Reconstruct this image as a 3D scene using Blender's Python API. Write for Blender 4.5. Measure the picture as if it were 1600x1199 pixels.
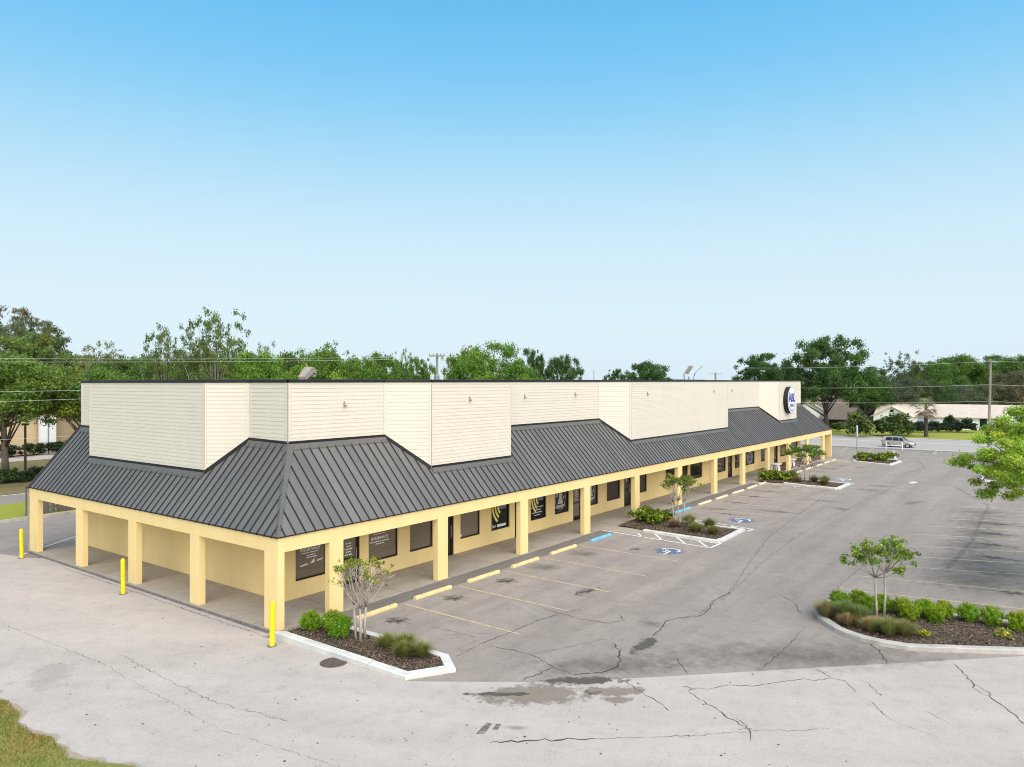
import bpy, bmesh, math, random
import numpy as np
from mathutils import Vector, Matrix

SC = bpy.context.scene
for o in list(bpy.data.objects):
    bpy.data.objects.remove(o)
R = math.radians
rnd = random.Random(7)

# ------------------------------------------------------------------ camera
H = 8.5
YAW = R(36.765)
CAM = Vector((-15.508, -21.622, H))
cd = bpy.data.cameras.new('camera')
cam = bpy.data.objects.new('camera', cd)
SC.collection.objects.link(cam)
cam.location = CAM
cam.rotation_euler = (R(90), 0, YAW - R(90))
cd.sensor_width = 36.0
cd.lens = 36.0 * 1154.85 / 1600.0
cd.clip_start = 0.1
cd.clip_end = 6000
SC.camera = cam
FPX = 1154.85
CA, SA = math.cos(YAW), math.sin(YAW)

# ------------------------------------------------------------------ exposure, sky, sun
SC.view_settings.view_transform = 'Standard'
SC.view_settings.look = 'None'
SC.view_settings.exposure = 0.5
SC.view_settings.gamma = 1.0
SC.view_settings.use_curve_mapping = False
SC.render.engine = 'CYCLES'
SC.cycles.use_denoising = True
SC.cycles.filter_width = 1.05
SC.cycles.max_bounces = 8
SC.cycles.transparent_max_bounces = 16

SUN_EL = R(47)
SUN_DIR = Vector((-0.5, -0.866, 0)).normalized() * math.cos(SUN_EL) + Vector((0, 0, math.sin(SUN_EL)))
W = bpy.data.worlds.new('World')
SC.world = W
W.use_nodes = True
nt = W.node_tree
nt.nodes.clear()
out = nt.nodes.new('ShaderNodeOutputWorld')
bg = nt.nodes.new('ShaderNodeBackground')
bg.inputs['Strength'].default_value = 0.1
sky = nt.nodes.new('ShaderNodeTexSky')
sky.sky_type = 'NISHITA'
sky.sun_disc = False
sky.sun_elevation = SUN_EL
sky.sun_rotation = math.atan2(SUN_DIR.x, SUN_DIR.y)
sky.air_density = 1.0
sky.dust_density = 1.5
tc = nt.nodes.new('ShaderNodeTexCoord')
sep = nt.nodes.new('ShaderNodeSeparateXYZ')
ramp = nt.nodes.new('ShaderNodeValToRGB')
ramp.color_ramp.interpolation = 'B_SPLINE'
e = ramp.color_ramp.elements
# display-linear colours of the clear sky by sine of elevation: pale at the horizon, saturated blue above
stops = [(0.0, (.74, .895, .985)), (0.10, (.74, .90, .99)), (0.20, (.64, .86, .985)), (0.30, (.38, .73, .975)), (0.38, (.215, .62, .965)),
         (0.47, (.135, .535, .94)), (0.75, (.085, .34, .68)), (1.0, (.06, .25, .54))]
while len(e) < len(stops):
    e.new(0.5)
for el, (p, c) in zip(e, stops):
    el.position = p
    el.color = (*c, 1)
sc_ = nt.nodes.new('ShaderNodeVectorMath')
sc_.operation = 'SCALE'
sc_.inputs['Scale'].default_value = 1.0 / (0.1 * 2 ** SC.view_settings.exposure)
mx = nt.nodes.new('ShaderNodeMix')
mx.data_type = 'RGBA'
mx.inputs['Factor'].default_value = 0.92
nt.links.new(tc.outputs['Generated'], sep.inputs[0])
nt.links.new(sep.outputs['Z'], ramp.inputs[0])
nt.links.new(ramp.outputs[0], sc_.inputs[0])
nt.links.new(sky.outputs[0], mx.inputs['A'])
nt.links.new(sc_.outputs[0], mx.inputs['B'])
nt.links.new(mx.outputs['Result'], bg.inputs['Color'])
nt.links.new(bg.outputs[0], out.inputs[0])

sl = bpy.data.lights.new('sun', 'SUN')
sl.energy = 4.15
sl.angle = R(95)
sl.color = (1.0, .92, .78)
sun = bpy.data.objects.new('sun', sl)
SC.collection.objects.link(sun)
sun.rotation_euler = SUN_DIR.to_track_quat('Z', 'Y').to_euler()
sun.location = (-20, -30, 60)


# ------------------------------------------------------------------ helpers
def ray_at(px, depth, z=0.0):
    """ground point on the line of sight of picture column px at a given distance along the view axis"""
    s = (px - 800) / FPX
    return Vector((CAM.x + depth * (CA + s * SA), CAM.y + depth * (SA - s * CA), z))


def tag(o, label=None, cat=None, group=None, kind=None):
    if label: o['label'] = label
    if cat: o['category'] = cat
    if group: o['group'] = group
    if kind: o['kind'] = kind
    return o


def empty(name, loc=(0, 0, 0), rz=0.0, label=None, cat=None, group=None, kind=None):
    o = bpy.data.objects.new(name, None)
    SC.collection.objects.link(o)
    o.location = loc
    o.rotation_euler = (0, 0, rz)
    o.empty_display_size = 0.2
    return tag(o, label, cat, group, kind)


def link(name, me, parent=None, loc=(0, 0, 0), rz=0.0):
    o = bpy.data.objects.new(name, me)
    SC.collection.objects.link(o)
    if parent is not None:
        o.parent = parent
    o.location = loc
    o.rotation_euler = (0, 0, rz)
    return o


class MB:
    """collects polygons, builds one mesh"""

    def __init__(s):
        s.v, s.f, s.mi = [], [], []

    def add(s, vs, fs, m=0):
        b = len(s.v)
        s.v += [tuple(p) for p in vs]
        s.f += [tuple(i + b for i in f) for f in fs]
        s.mi += [m] * len(fs)
        return s

    def quad(s, a, b, c, d, m=0):
        return s.add([a, b, c, d], [(0, 1, 2, 3)], m)

    def poly(s, pts, m=0):
        return s.add(pts, [tuple(range(len(pts)))], m)

    def box(s, a, b, m=0):
        x0, y0, z0 = a
        x1, y1, z1 = b
        return s.add([(x0, y0, z0), (x1, y0, z0), (x1, y1, z0), (x0, y1, z0), (x0, y0, z1), (x1, y0, z1), (x1, y1, z1), (x0, y1, z1)],
                     [(0, 3, 2, 1), (4, 5, 6, 7), (0, 1, 5, 4), (1, 2, 6, 5), (2, 3, 7, 6), (3, 0, 4, 7)], m)

    def prism(s, pts, z0, z1, m=0, caps=True):
        n = len(pts)
        a = sum(pts[i][0] * pts[(i + 1) % n][1] - pts[(i + 1) % n][0] * pts[i][1] for i in range(n))
        if a < 0: pts = pts[::-1]
        vs = [(p[0], p[1], z0) for p in pts] + [(p[0], p[1], z1) for p in pts]
        fs = [(i, (i + 1) % n, n + (i + 1) % n, n + i) for i in range(n)]
        if caps: fs += [tuple(range(n - 1, -1, -1)), tuple(range(n, 2 * n))]
        return s.add(vs, fs, m)

    def tube(s, pts, rad, n=6, m=0, cap=True):
        pts = [Vector(p) for p in pts]
        if not hasattr(rad, '__len__'): rad = [rad] * len(pts)
        vs, fs = [], []
        for i, p in enumerate(pts):
            d = (pts[min(i + 1, len(pts) - 1)] - pts[max(i - 1, 0)])
            d = d.normalized() if d.length > 1e-9 else Vector((0, 0, 1))
            u = d.cross(Vector((0, 0, 1)) if abs(d.z) < .9 else Vector((1, 0, 0))).normalized()
            w = d.cross(u)
            for k in range(n):
                t = 2 * math.pi * k / n
                vs.append(p + (u * math.cos(t) + w * math.sin(t)) * rad[i])
        for i in range(len(pts) - 1):
            for k in range(n):
                fs.append((i * n + k, i * n + (k + 1) % n, (i + 1) * n + (k + 1) % n, (i + 1) * n + k))
        if cap:
            fs.append(tuple(range(n - 1, -1, -1)))
            fs.append(tuple(range((len(pts) - 1) * n, len(pts) * n)))
        return s.add(vs, fs, m)

    def mesh(s, name, mats):
        me = bpy.data.meshes.new(name)
        me.from_pydata(s.v, [], s.f)
        for mm in (mats if isinstance(mats, (list, tuple)) else [mats]):
            me.materials.append(mm)
        if any(s.mi): me.polygons.foreach_set('material_index', s.mi)
        me.update()
        return me

    def build(s, name, mats, parent=None, loc=(0, 0, 0), rz=0.0, smooth=False, bevel=0.0):
        me = s.mesh(name, mats)
        if bevel:
            bm = bmesh.new()
            bm.from_mesh(me)
            bmesh.ops.bevel(bm, geom=[e for e in bm.edges if e.is_manifold and e.calc_face_angle(0) > .6], offset=bevel, segments=2, affect='EDGES', profile=.5)
            bm.to_mesh(me)
            bm.free()
        if smooth: me.polygons.foreach_set('use_smooth', [True] * len(me.polygons))
        return link(name, me, parent, loc, rz)


def lathe(mb, prof, n=20, m=0, cx=0, cy=0):
    vs, fs = [], []
    for r, z in prof:
        for k in range(n):
            t = 2 * math.pi * k / n
            vs.append((cx + r * math.cos(t), cy + r * math.sin(t), z))
    for i in range(len(prof) - 1):
        for k in range(n):
            fs.append((i * n + k, i * n + (k + 1) % n, (i + 1) * n + (k + 1) % n, (i + 1) * n + k))
    fs.append(tuple(range(n - 1, -1, -1)))
    fs.append(tuple(range((len(prof) - 1) * n, len(prof) * n)))
    mb.add(vs, fs, m)


# ------------------------------------------------------------------ materials
def newmat(name):
    m = bpy.data.materials.new(name)
    m.use_nodes = True
    t = m.node_tree
    return m, t, t.nodes['Principled BSDF']


def N(t, typ, **kw):
    n = t.nodes.new(typ)
    for k, v in kw.items():
        if k in n.inputs: n.inputs[k].default_value = v
        else: setattr(n, k, v)
    return n


def rgb(c): return (*c, 1)


def surf(name, c1, c2=None, rough=.8, scale=1.0, fine=0.0, fine_amt=.12, bump=0.0, bump_scale=40, spec=.3, metal=0, stretch=None, coat=0,
         lo=.35, hi=.65, rvar=0.0, each=0.0):
    """base colour mottled between c1 and c2 by a broad noise, a fine speckle and fine relief on top"""
    m, t, b = newmat(name)
    c2 = c2 or c1
    tc = N(t, 'ShaderNodeTexCoord')
    vec = tc.outputs['Object']
    if stretch:
        mp = N(t, 'ShaderNodeMapping')
        mp.inputs['Scale'].default_value = stretch
        t.links.new(vec, mp.inputs[0])
        vec = mp.outputs[0]
    n1 = N(t, 'ShaderNodeTexNoise', Scale=scale, Detail=6.0, Roughness=.62)
    t.links.new(vec, n1.inputs['Vector'])
    mr = N(t, 'ShaderNodeMapRange')
    mr.inputs['From Min'].default_value = lo
    mr.inputs['From Max'].default_value = hi
    t.links.new(n1.outputs['Fac'], mr.inputs[0])
    mix = N(t, 'ShaderNodeMix', data_type='RGBA')
    mix.inputs['A'].default_value = rgb(c1)
    mix.inputs['B'].default_value = rgb(c2)
    t.links.new(mr.outputs[0], mix.inputs['Factor'])
    col = mix.outputs['Result']
    if fine:
        n2 = N(t, 'ShaderNodeTexNoise', Scale=fine, Detail=3.0, Roughness=.7)
        t.links.new(tc.outputs['Object'], n2.inputs['Vector'])
        m2 = N(t, 'ShaderNodeMapRange')
        m2.inputs['From Min'].default_value = .25
        m2.inputs['From Max'].default_value = .75
        m2.inputs['To Min'].default_value = 1 - fine_amt
        m2.inputs['To Max'].default_value = 1 + fine_amt
        t.links.new(n2.outputs['Fac'], m2.inputs[0])
        mu = N(t, 'ShaderNodeVectorMath', operation='SCALE')
        t.links.new(col, mu.inputs[0])
        t.links.new(m2.outputs[0], mu.inputs['Scale'])
        col = mu.outputs[0]
    if each:
        oi = N(t, 'ShaderNodeObjectInfo')
        m5 = N(t, 'ShaderNodeMapRange')
        m5.inputs['To Min'].default_value = 1 - each
        m5.inputs['To Max'].default_value = 1 + each
        t.links.new(oi.outputs['Random'], m5.inputs[0])
        mu5 = N(t, 'ShaderNodeVectorMath', operation='SCALE')
        t.links.new(col, mu5.inputs[0])
        t.links.new(m5.outputs[0], mu5.inputs['Scale'])
        col = mu5.outputs[0]
    t.links.new(col, b.inputs['Base Color'])
    b.inputs['Roughness'].default_value = rough
    if rvar:
        mrr = N(t, 'ShaderNodeMapRange')
        mrr.inputs['To Min'].default_value = rough - rvar
        mrr.inputs['To Max'].default_value = rough + rvar
        t.links.new(n1.outputs['Fac'], mrr.inputs[0])
        t.links.new(mrr.outputs[0], b.inputs['Roughness'])
    b.inputs['Specular IOR Level'].default_value = spec
    b.inputs['Metallic'].default_value = metal
    b.inputs['Coat Weight'].default_value = coat
    if bump:
        n3 = N(t, 'ShaderNodeTexNoise', Scale=bump_scale, Detail=4.0)
        t.links.new(tc.outputs['Object'], n3.inputs['Vector'])
        bp = N(t, 'ShaderNodeBump', Strength=bump, Distance=.02)
        t.links.new(n3.outputs['Fac'], bp.inputs['Height'])
        t.links.new(bp.outputs[0], b.inputs['Normal'])
    return m


def ground_mat(name, c1, c2, c3, fine, amt, streak=0.0, rot=0.0, sc=(.06, .9, 1), each=0.0):
    """pavement: two sizes of blotch, streaks and grit"""
    m, t, b = newmat(name)
    tc = N(t, 'ShaderNodeTexCoord')
    col = None
    prev = None
    na = N(t, 'ShaderNodeTexNoise', Scale=.35, Detail=8.0, Roughness=.68)
    nb = N(t, 'ShaderNodeTexNoise', Scale=1.7, Detail=8.0, Roughness=.72)
    nc = N(t, 'ShaderNodeTexNoise', Scale=fine, Detail=3.0, Roughness=.8)
    for n in (na, nb, nc): t.links.new(tc.outputs['Object'], n.inputs['Vector'])
    ma = N(t, 'ShaderNodeMapRange'); ma.inputs['From Min'].default_value = .36; ma.inputs['From Max'].default_value = .64
    mb_ = N(t, 'ShaderNodeMapRange'); mb_.inputs['From Min'].default_value = .50; mb_.inputs['From Max'].default_value = .72; mb_.inputs['To Max'].default_value = .8
    mc = N(t, 'ShaderNodeMapRange'); mc.inputs['From Min'].default_value = .25; mc.inputs['From Max'].default_value = .75
    mc.inputs['To Min'].default_value = 1 - amt; mc.inputs['To Max'].default_value = 1 + amt
    t.links.new(na.outputs['Fac'], ma.inputs[0]); t.links.new(nb.outputs['Fac'], mb_.inputs[0]); t.links.new(nc.outputs['Fac'], mc.inputs[0])
    x1 = N(t, 'ShaderNodeMix', data_type='RGBA'); x1.inputs['A'].default_value = rgb(c1); x1.inputs['B'].default_value = rgb(c2)
    t.links.new(ma.outputs[0], x1.inputs['Factor'])
    x2 = N(t, 'ShaderNodeMix', data_type='RGBA'); x2.inputs['B'].default_value = rgb(c3)
    t.links.new(x1.outputs['Result'], x2.inputs['A']); t.links.new(mb_.outputs[0], x2.inputs['Factor'])
    mu = N(t, 'ShaderNodeVectorMath', operation='SCALE')
    t.links.new(x2.outputs['Result'], mu.inputs[0]); t.links.new(mc.outputs[0], mu.inputs['Scale'])
    colr = mu.outputs[0]
    if streak:
        mp = N(t, 'ShaderNodeMapping'); mp.inputs['Rotation'].default_value = (0, 0, rot)
        mp2 = N(t, 'ShaderNodeMapping'); mp2.inputs['Scale'].default_value = sc
        ns = N(t, 'ShaderNodeTexNoise', Scale=1.0, Detail=7.0, Roughness=.66)
        t.links.new(tc.outputs['Object'], mp.inputs[0]); t.links.new(mp.outputs[0], mp2.inputs[0]); t.links.new(mp2.outputs[0], ns.inputs['Vector'])
        ms_ = N(t, 'ShaderNodeMapRange'); ms_.inputs['From Min'].default_value = .3; ms_.inputs['From Max'].default_value = .7
        ms_.inputs['To Min'].default_value = 1 - streak; ms_.inputs['To Max'].default_value = 1 + streak
        t.links.new(ns.outputs['Fac'], ms_.inputs[0])
        m7 = N(t, 'ShaderNodeVectorMath', operation='SCALE')
        t.links.new(colr, m7.inputs[0]); t.links.new(ms_.outputs[0], m7.inputs['Scale'])
        colr = m7.outputs[0]
    if each:
        oi = N(t, 'ShaderNodeObjectInfo')
        m5 = N(t, 'ShaderNodeMapRange'); m5.inputs['To Min'].default_value = 1 - each; m5.inputs['To Max'].default_value = 1 + each
        t.links.new(oi.outputs['Random'], m5.inputs[0])
        m8 = N(t, 'ShaderNodeVectorMath', operation='SCALE')
        t.links.new(colr, m8.inputs[0]); t.links.new(m5.outputs[0], m8.inputs['Scale'])
        colr = m8.outputs[0]
    t.links.new(colr, b.inputs['Base Color'])
    b.inputs['Roughness'].default_value = .9
    b.inputs['Specular IOR Level'].default_value = .25
    bp = N(t, 'ShaderNodeBump', Strength=.35, Distance=.015)
    t.links.new(nc.outputs['Fac'], bp.inputs['Height'])
    t.links.new(bp.outputs[0], b.inputs['Normal'])
    return m


def worn(name, col, wear=.5, rough=.8, scale=5.0, soft=.25, fade=False, big=0.0):
    """thin paint or stain with worn-through gaps; fade: a blot that thins out towards its rim"""
    m, t, b = newmat(name)
    tc = N(t, 'ShaderNodeTexCoord')
    n = N(t, 'ShaderNodeTexNoise', Scale=scale, Detail=8.0, Roughness=.7)
    t.links.new(tc.outputs['Object'], n.inputs['Vector'])
    val = n.outputs['Fac']
    if fade:
        mp = N(t, 'ShaderNodeVectorMath', operation='SUBTRACT')
        mp.inputs[1].default_value = (.5, .5, .5)
        t.links.new(tc.outputs['Generated'], mp.inputs[0])
        ln = N(t, 'ShaderNodeVectorMath', operation='LENGTH')
        m3 = N(t, 'ShaderNodeVectorMath', operation='MULTIPLY'); m3.inputs[1].default_value = (1, 1, 0)
        t.links.new(mp.outputs[0], m3.inputs[0]); t.links.new(m3.outputs[0], ln.inputs[0])
        m4 = N(t, 'ShaderNodeMath', operation='MULTIPLY_ADD'); m4.inputs[1].default_value = -1.5; m4.inputs[2].default_value = .52
        t.links.new(ln.outputs['Value'], m4.inputs[0])
        ad = N(t, 'ShaderNodeMath', operation='ADD')
        t.links.new(m4.outputs[0], ad.inputs[0]); t.links.new(val, ad.inputs[1])
        val = ad.outputs[0]
        bo = N(t, 'ShaderNodeMath', operation='MULTIPLY_ADD'); bo.inputs[1].default_value = 2.0; bo.inputs[2].default_value = -.5
        t.links.new(n.outputs['Fac'], bo.inputs[0]); t.links.new(bo.outputs[0], ad.inputs[1])
    mr = N(t, 'ShaderNodeMapRange')
    mr.inputs['From Min'].default_value = wear - soft
    mr.inputs['From Max'].default_value = wear + soft
    mr.inputs['To Max'].default_value = 1.0 - big
    t.links.new(val, mr.inputs[0])
    t.links.new(mr.outputs[0], b.inputs['Alpha'])
    b.inputs['Base Color'].default_value = rgb(col)
    b.inputs['Roughness'].default_value = rough
    b.inputs['Specular IOR Level'].default_value = .25
    return m


def leafmat(name, trans=.25, rough=.55, default=(.06, .12, .02)):
    """leaves: colour of the plant (object colour) varied leaf by leaf"""
    m, t, b = newmat(name)
    oi = N(t, 'ShaderNodeObjectInfo')
    at = N(t, 'ShaderNodeAttribute', attribute_name='tint')
    sp = N(t, 'ShaderNodeSeparateXYZ')
    t.links.new(at.outputs['Vector'], sp.inputs[0])
    warm = N(t, 'ShaderNodeMix', data_type='RGBA', blend_type='MULTIPLY')
    warm.inputs['Factor'].default_value = 1.0
    t.links.new(oi.outputs['Color'], warm.inputs['A'])
    t.links.new(at.outputs['Color'], warm.inputs['B'])
    t.links.new(warm.outputs['Result'], b.inputs['Base Color'])
    b.inputs['Roughness'].default_value = rough
    b.inputs['Specular IOR Level'].default_value = .3
    tr = N(t, 'ShaderNodeBsdfTranslucent')
    t.links.new(warm.outputs['Result'], tr.inputs['Color'])
    ms = N(t, 'ShaderNodeMixShader')
    ms.inputs[0].default_value = trans
    t.links.new(b.outputs[0], ms.inputs[1])
    t.links.new(tr.outputs[0], ms.inputs[2])
    t.links.new(ms.outputs[0], t.nodes['Material Output'].inputs[0])
    return m


M = {}
M['stucco'] = surf('yellow_stucco', (.81, .615, .300), (.765, .57, .265), .92, 1.5, 26, .04, .12, 45, stretch=(1, 1, .3), each=.012)
M['siding'] = surf('cream_siding', (.64, .58, .495), (.618, .56, .478), .6, .7, 25, .02, 0, 30, stretch=(1, 1, .2), each=.014)
M['trim'] = surf('cream_trim', (.65, .585, .50), (.62, .555, .475), .6, 2)
M['metal_roof'] = surf('grey_metal_roof', (.130, .124, .121), (.152, .146, .143), .48, .5, 60, .06, .02, 50, spec=.35, metal=.1, rvar=.08, each=.09, stretch=(1, .35, .35))
M['seam'] = surf('shade_dark_seam', (.026, .024, .025), None, .6, 3)  # ribs coloured near-black, standing in for the shade along each seam
M['flash'] = surf('roof_flashing', (.15, .138, .13), (.13, .12, .112), .55, 2, metal=.3)
M['black'] = surf('black_metal', (.012, .012, .013), (.018, .018, .019), .5, 4)
M['soffit'] = surf('soffit_paint', (.66, .58, .42), (.62, .54, .38), .8, 1.5)
M['frame'] = surf('bronze_frame', (.012, .011, .010), None, .45, 3)
M['glass'] = surf('dark_glass', (.016, .015, .015), (.03, .028, .026), .06, 1.2, spec=.5)
M['blind'] = surf('bronze_glass_over_blinds', (.185, .148, .108), (.145, .117, .087), .16, 1.5, spec=.5, stretch=(.3, .3, 9))
M['board'] = surf('black_window_print', (.007, .007, .008), None, .3, 3)
M['white_print'] = surf('white_print', (.75, .74, .72), None, .5, 3)
M['grey_print'] = surf('grey_print', (.50, .47, .46), (.42, .38, .36), .5, 6)
M['yellow_print'] = surf('yellow_print', (.72, .68, .18), None, .5, 3)
M['blue_print'] = surf('blue_print', (.09, .12, .24), (.16, .19, .30), .5, 8)
M['red_print'] = surf('brown_print', (.06, .036, .03), (.035, .026, .023), .3, 2)
M['slab'] = ground_mat('walkway_concrete', (.37, .32, .27), (.33, .285, .24), (.26, .22, .185), 22, .12, .05, 0, (.5, .8, 1), .07)
M['slab_red'] = ground_mat('red_brown_walkway', (.20, .11, .085), (.17, .10, .08), (.14, .085, .07), 22, .08)
M['slab_edge'] = surf('weathered_slab_edge', (.13, .12, .11), (.22, .205, .19), .9, 5, 30, .2)
M['drive'] = ground_mat('light_concrete', (.465, .405, .37), (.42, .366, .334), (.36, .314, .287), 26, .20, .07, R(62), (.10, .8, 1))
M['asphalt'] = ground_mat('weathered_asphalt', (.305, .258, .229), (.265, .225, .20), (.21, .18, .161), 24, .28, .14, 0.0, (.05, .75, 1))
M['asphalt_new'] = ground_mat('newer_dark_asphalt', (.175, .158, .145), (.155, .14, .128), (.13, .117, .107), 24, .34)
M['road'] = ground_mat('road_asphalt', (.40, .365, .34), (.37, .337, .315), (.33, .30, .28), 6, .1)
M['crack'] = worn('crack_fill', (.058, .052, .047), .40, scale=7, soft=.14)
M['faint_seam'] = worn('faint_seam', (.14, .125, .114), .5, scale=1.5, soft=.3, big=.6)
M['thin_crack'] = worn('thin_crack', (.10, .09, .08), .52, scale=3, soft=.2)
M['kerb'] = surf('painted_white_kerb', (.62, .60, .57), (.50, .48, .45), .85, 1.8, 30, .10, .2, 40, lo=.4, hi=.7)
M['kerb_raw'] = surf('bare_concrete_kerb', (.50, .46, .42), (.36, .33, .30), .9, 1.6, 25, .12, .25, 30)
M['line_y'] = worn('faded_yellow_paint', (.66, .52, .30), .38, scale=4, soft=.22, big=.2)
M['line_y2'] = worn('pale_worn_paint', (.68, .54, .38), .36, scale=4, soft=.2, big=.15)
M['line_w'] = worn('white_road_paint', (.72, .70, .67), .33, scale=7, soft=.16)
M['hc_blue'] = worn('blue_road_paint', (.09, .16, .33), .58, scale=5, soft=.2, fade=True, big=.15)
M['hc_blue2'] = worn('pale_blue_road_paint', (.30, .38, .52), .5, scale=5, soft=.2, fade=True, big=.2)
M['oil'] = worn('oil_stain', (.065, .058, .052), .84, scale=3.6, soft=.18, fade=True, big=.3)
M['oil_soft'] = worn('faint_oil_stain', (.11, .097, .088), .72, scale=1.6, soft=.40, fade=True, big=.6)
M['damp'] = worn('damp_stain', (.26, .21, .17), .60, scale=1.9, soft=.18, fade=True, big=.1)
M['damp_dark'] = worn('dark_damp_stain', (.10, .09, .083), .58, scale=2.6, soft=.16, fade=True, big=.1)
M['pale_wear'] = worn('pale_wear', (.46, .42, .39), .62, scale=2, soft=.3, fade=True, big=.5)
M['stop_y'] = surf('pale_yellow_paint', (.70, .55, .27), (.60, .46, .23), .8, 5, 30, .1, .15, 30)
M['stop_c'] = surf('cream_paint', (.68, .57, .40), (.60, .50, .34), .8, 5, 30, .1)
M['stop_b'] = surf('light_blue_paint', (.11, .37, .62), (.20, .45, .66), .7, 4, 30, .1)
M['bollard'] = surf('bright_yellow_paint', (.85, .66, .006), (.80, .60, .006), .45, 3, spec=.4)
M['mulch'] = surf('mulch', (.07, .05, .038), (.13, .098, .075), .95, 6, 25, .5, 1.0, 30)
M['chip'] = leafmat('mulch_chip', .0, .9)
M['grass_ground'] = surf('turf', (.17, .19, .045), (.26, .215, .08), .95, .8, 20, .35, .5, 20)
M['sand'] = worn('sandy_fringe', (.45, .36, .26), .5, scale=5, soft=.2, big=.1)
M['far_grass'] = surf('yellow_green_turf', (.30, .29, .04), (.22, .25, .035), .95, .12, 3, .15)  # grass of a bright yellow-green
M['brown_grass'] = surf('dry_turf', (.21, .155, .075), (.15, .13, .05), .95, .4, 5, .2)
M['earth'] = surf('earth', (.09, .10, .035), (.12, .11, .05), .95, .05, 2, .2)
M['leaf'] = leafmat('leaf', .38)
M['blade'] = leafmat('grass_blade', .25)
M['bark'] = surf('grey_bark', (.16, .135, .11), (.09, .075, .06), .95, 3, 12, .25, .6, 12, stretch=(1, 1, .2))
M['pale_bark'] = surf('pale_bark', (.46, .40, .35), (.30, .25, .215), .85, 6, 20, .2, .3, 20, stretch=(1, 1, .3))
M['dark_bark'] = surf('dark_bark', (.055, .047, .04), (.09, .075, .06), .95, 3, 12, .3, .6, 12)
M['pole_wood'] = surf('weathered_pole', (.30, .26, .22), (.20, .17, .145), .9, 3, 15, .2, .3, 10, stretch=(1, 1, .1))
M['steel'] = surf('grey_steel', (.30, .30, .31), (.24, .24, .25), .45, 3, metal=.5)
M['floodlight'] = surf('weathered_floodlight', (.36, .32, .28), (.24, .21, .18), .6, 12, 40, .2)
M['transformer'] = surf('pale_grey_tank', (.55, .58, .62), (.47, .50, .55), .5, 3)
M['wire'] = surf('cable', (.75, .74, .70), None, .6, 3)
M['white'] = surf('white_paint', (.82, .84, .86), (.77, .79, .82), .7, 1.5, 15, .04)
M['white_plastic'] = surf('white_plastic', (.78, .80, .83), None, .4, 3)
M['wood_fence'] = surf('grey_fence_wood', (.16, .135, .12), (.10, .082, .072), .95, 2.5, 20, .2, .3, 10, stretch=(3, 3, .3))
M['beige_wall'] = surf('beige_wall', (.60, .46, .30), (.56, .42, .27), .9, .6)
M['roof_tan'] = surf('tan_shingles', (.58, .49, .42), (.52, .43, .37), .95, 1.0, 3, .08)
M['roof_brown'] = surf('brown_shingles', (.17, .135, .115), (.13, .105, .09), .95, 1.0, 3, .12)
M['roof_light'] = surf('pale_shingles', (.36, .31, .28), (.30, .26, .235), .95, 1.0, 3, .1)
M['roof_grey'] = surf('flat_roof', (.35, .34, .33), (.28, .27, .26), .9, .4)
M['window_far'] = surf('pale_blue_window', (.42, .50, .60), None, .15, 3)
M['dark'] = surf('dark_opening', (.012, .012, .012), None, .6, 3)
M['car'] = surf('beige_metallic_paint', (.42, .38, .335), None, .32, 2, metal=.35, coat=.6)
M['car_black'] = surf('black_plastic', (.015, .015, .016), None, .6, 2)
M['tyre'] = surf('tyre_rubber', (.014, .014, .014), None, .85, 3)
M['rim'] = surf('alloy_rim', (.55, .55, .56), None, .3, 3, metal=.8)
M['lamp_red'] = surf('red_lens', (.35, .02, .015), None, .2, 3)
M['lamp_clear'] = surf('clear_lens', (.75, .75, .75), None, .1, 3)
M['sign_blue'] = surf('sign_blue', (.015, .025, .20), None, .4, 3)
M['sign_face'] = surf('sign_white', (.72, .76, .88), (.66, .71, .85), .35, 2)
M['iron'] = surf('rusty_iron', (.085, .066, .054), (.12, .09, .07), .8, 8, 30, .3, .5, 30)
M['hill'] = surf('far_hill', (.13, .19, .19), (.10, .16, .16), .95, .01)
M['chrome'] = surf('brushed_handle', (.5, .5, .5), None, .3, 3, metal=.9)


# ------------------------------------------------------------------ foliage meshes
def leaf_mesh(name, cen, size, tint, seed, up=.4, out=None, mat='leaf', elong=1.5):
    """many small pointed leaves as one mesh. cen (n,3), size (n,), tint (n,3)"""
    g = np.random.default_rng(seed)
    n = len(cen)
    nor = g.normal(size=(n, 3))
    if out is not None: nor += out * 1.0
    nor[:, 2] += up
    nor /= np.linalg.norm(nor, axis=1)[:, None]
    a = np.cross(nor, g.normal(size=(n, 3)))
    a /= np.linalg.norm(a, axis=1)[:, None] + 1e-9
    b = np.cross(nor, a)
    s = size[:, None]
    v = np.empty((n, 4, 3))
    v[:, 0] = cen - a * s * elong * .5
    v[:, 1] = cen + b * s * .5 + nor * s * .12
    v[:, 2] = cen + a * s * elong * .5
    v[:, 3] = cen - b * s * .5 + nor * s * .12
    me = bpy.data.meshes.new(name)
    me.vertices.add(n * 4)
    me.vertices.foreach_set('co', v.reshape(-1).astype(np.float32))
    me.loops.add(n * 4)
    me.loops.foreach_set('vertex_index', np.arange(n * 4, dtype=np.int32))
    me.polygons.add(n)
    me.polygons.foreach_set('loop_start', np.arange(0, n * 4, 4, dtype=np.int32))
    try: me.polygons.foreach_set('loop_total', np.full(n, 4, dtype=np.int32))
    except Exception: pass
    at = me.attributes.new('tint', 'FLOAT_COLOR', 'FACE')
    col = np.ones((n, 4), dtype=np.float32)
    col[:, :3] = tint
    at.data.foreach_set('color', col.reshape(-1))
    me.materials.append(M[mat])
    me.update(calc_edges=True)
    return me


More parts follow.
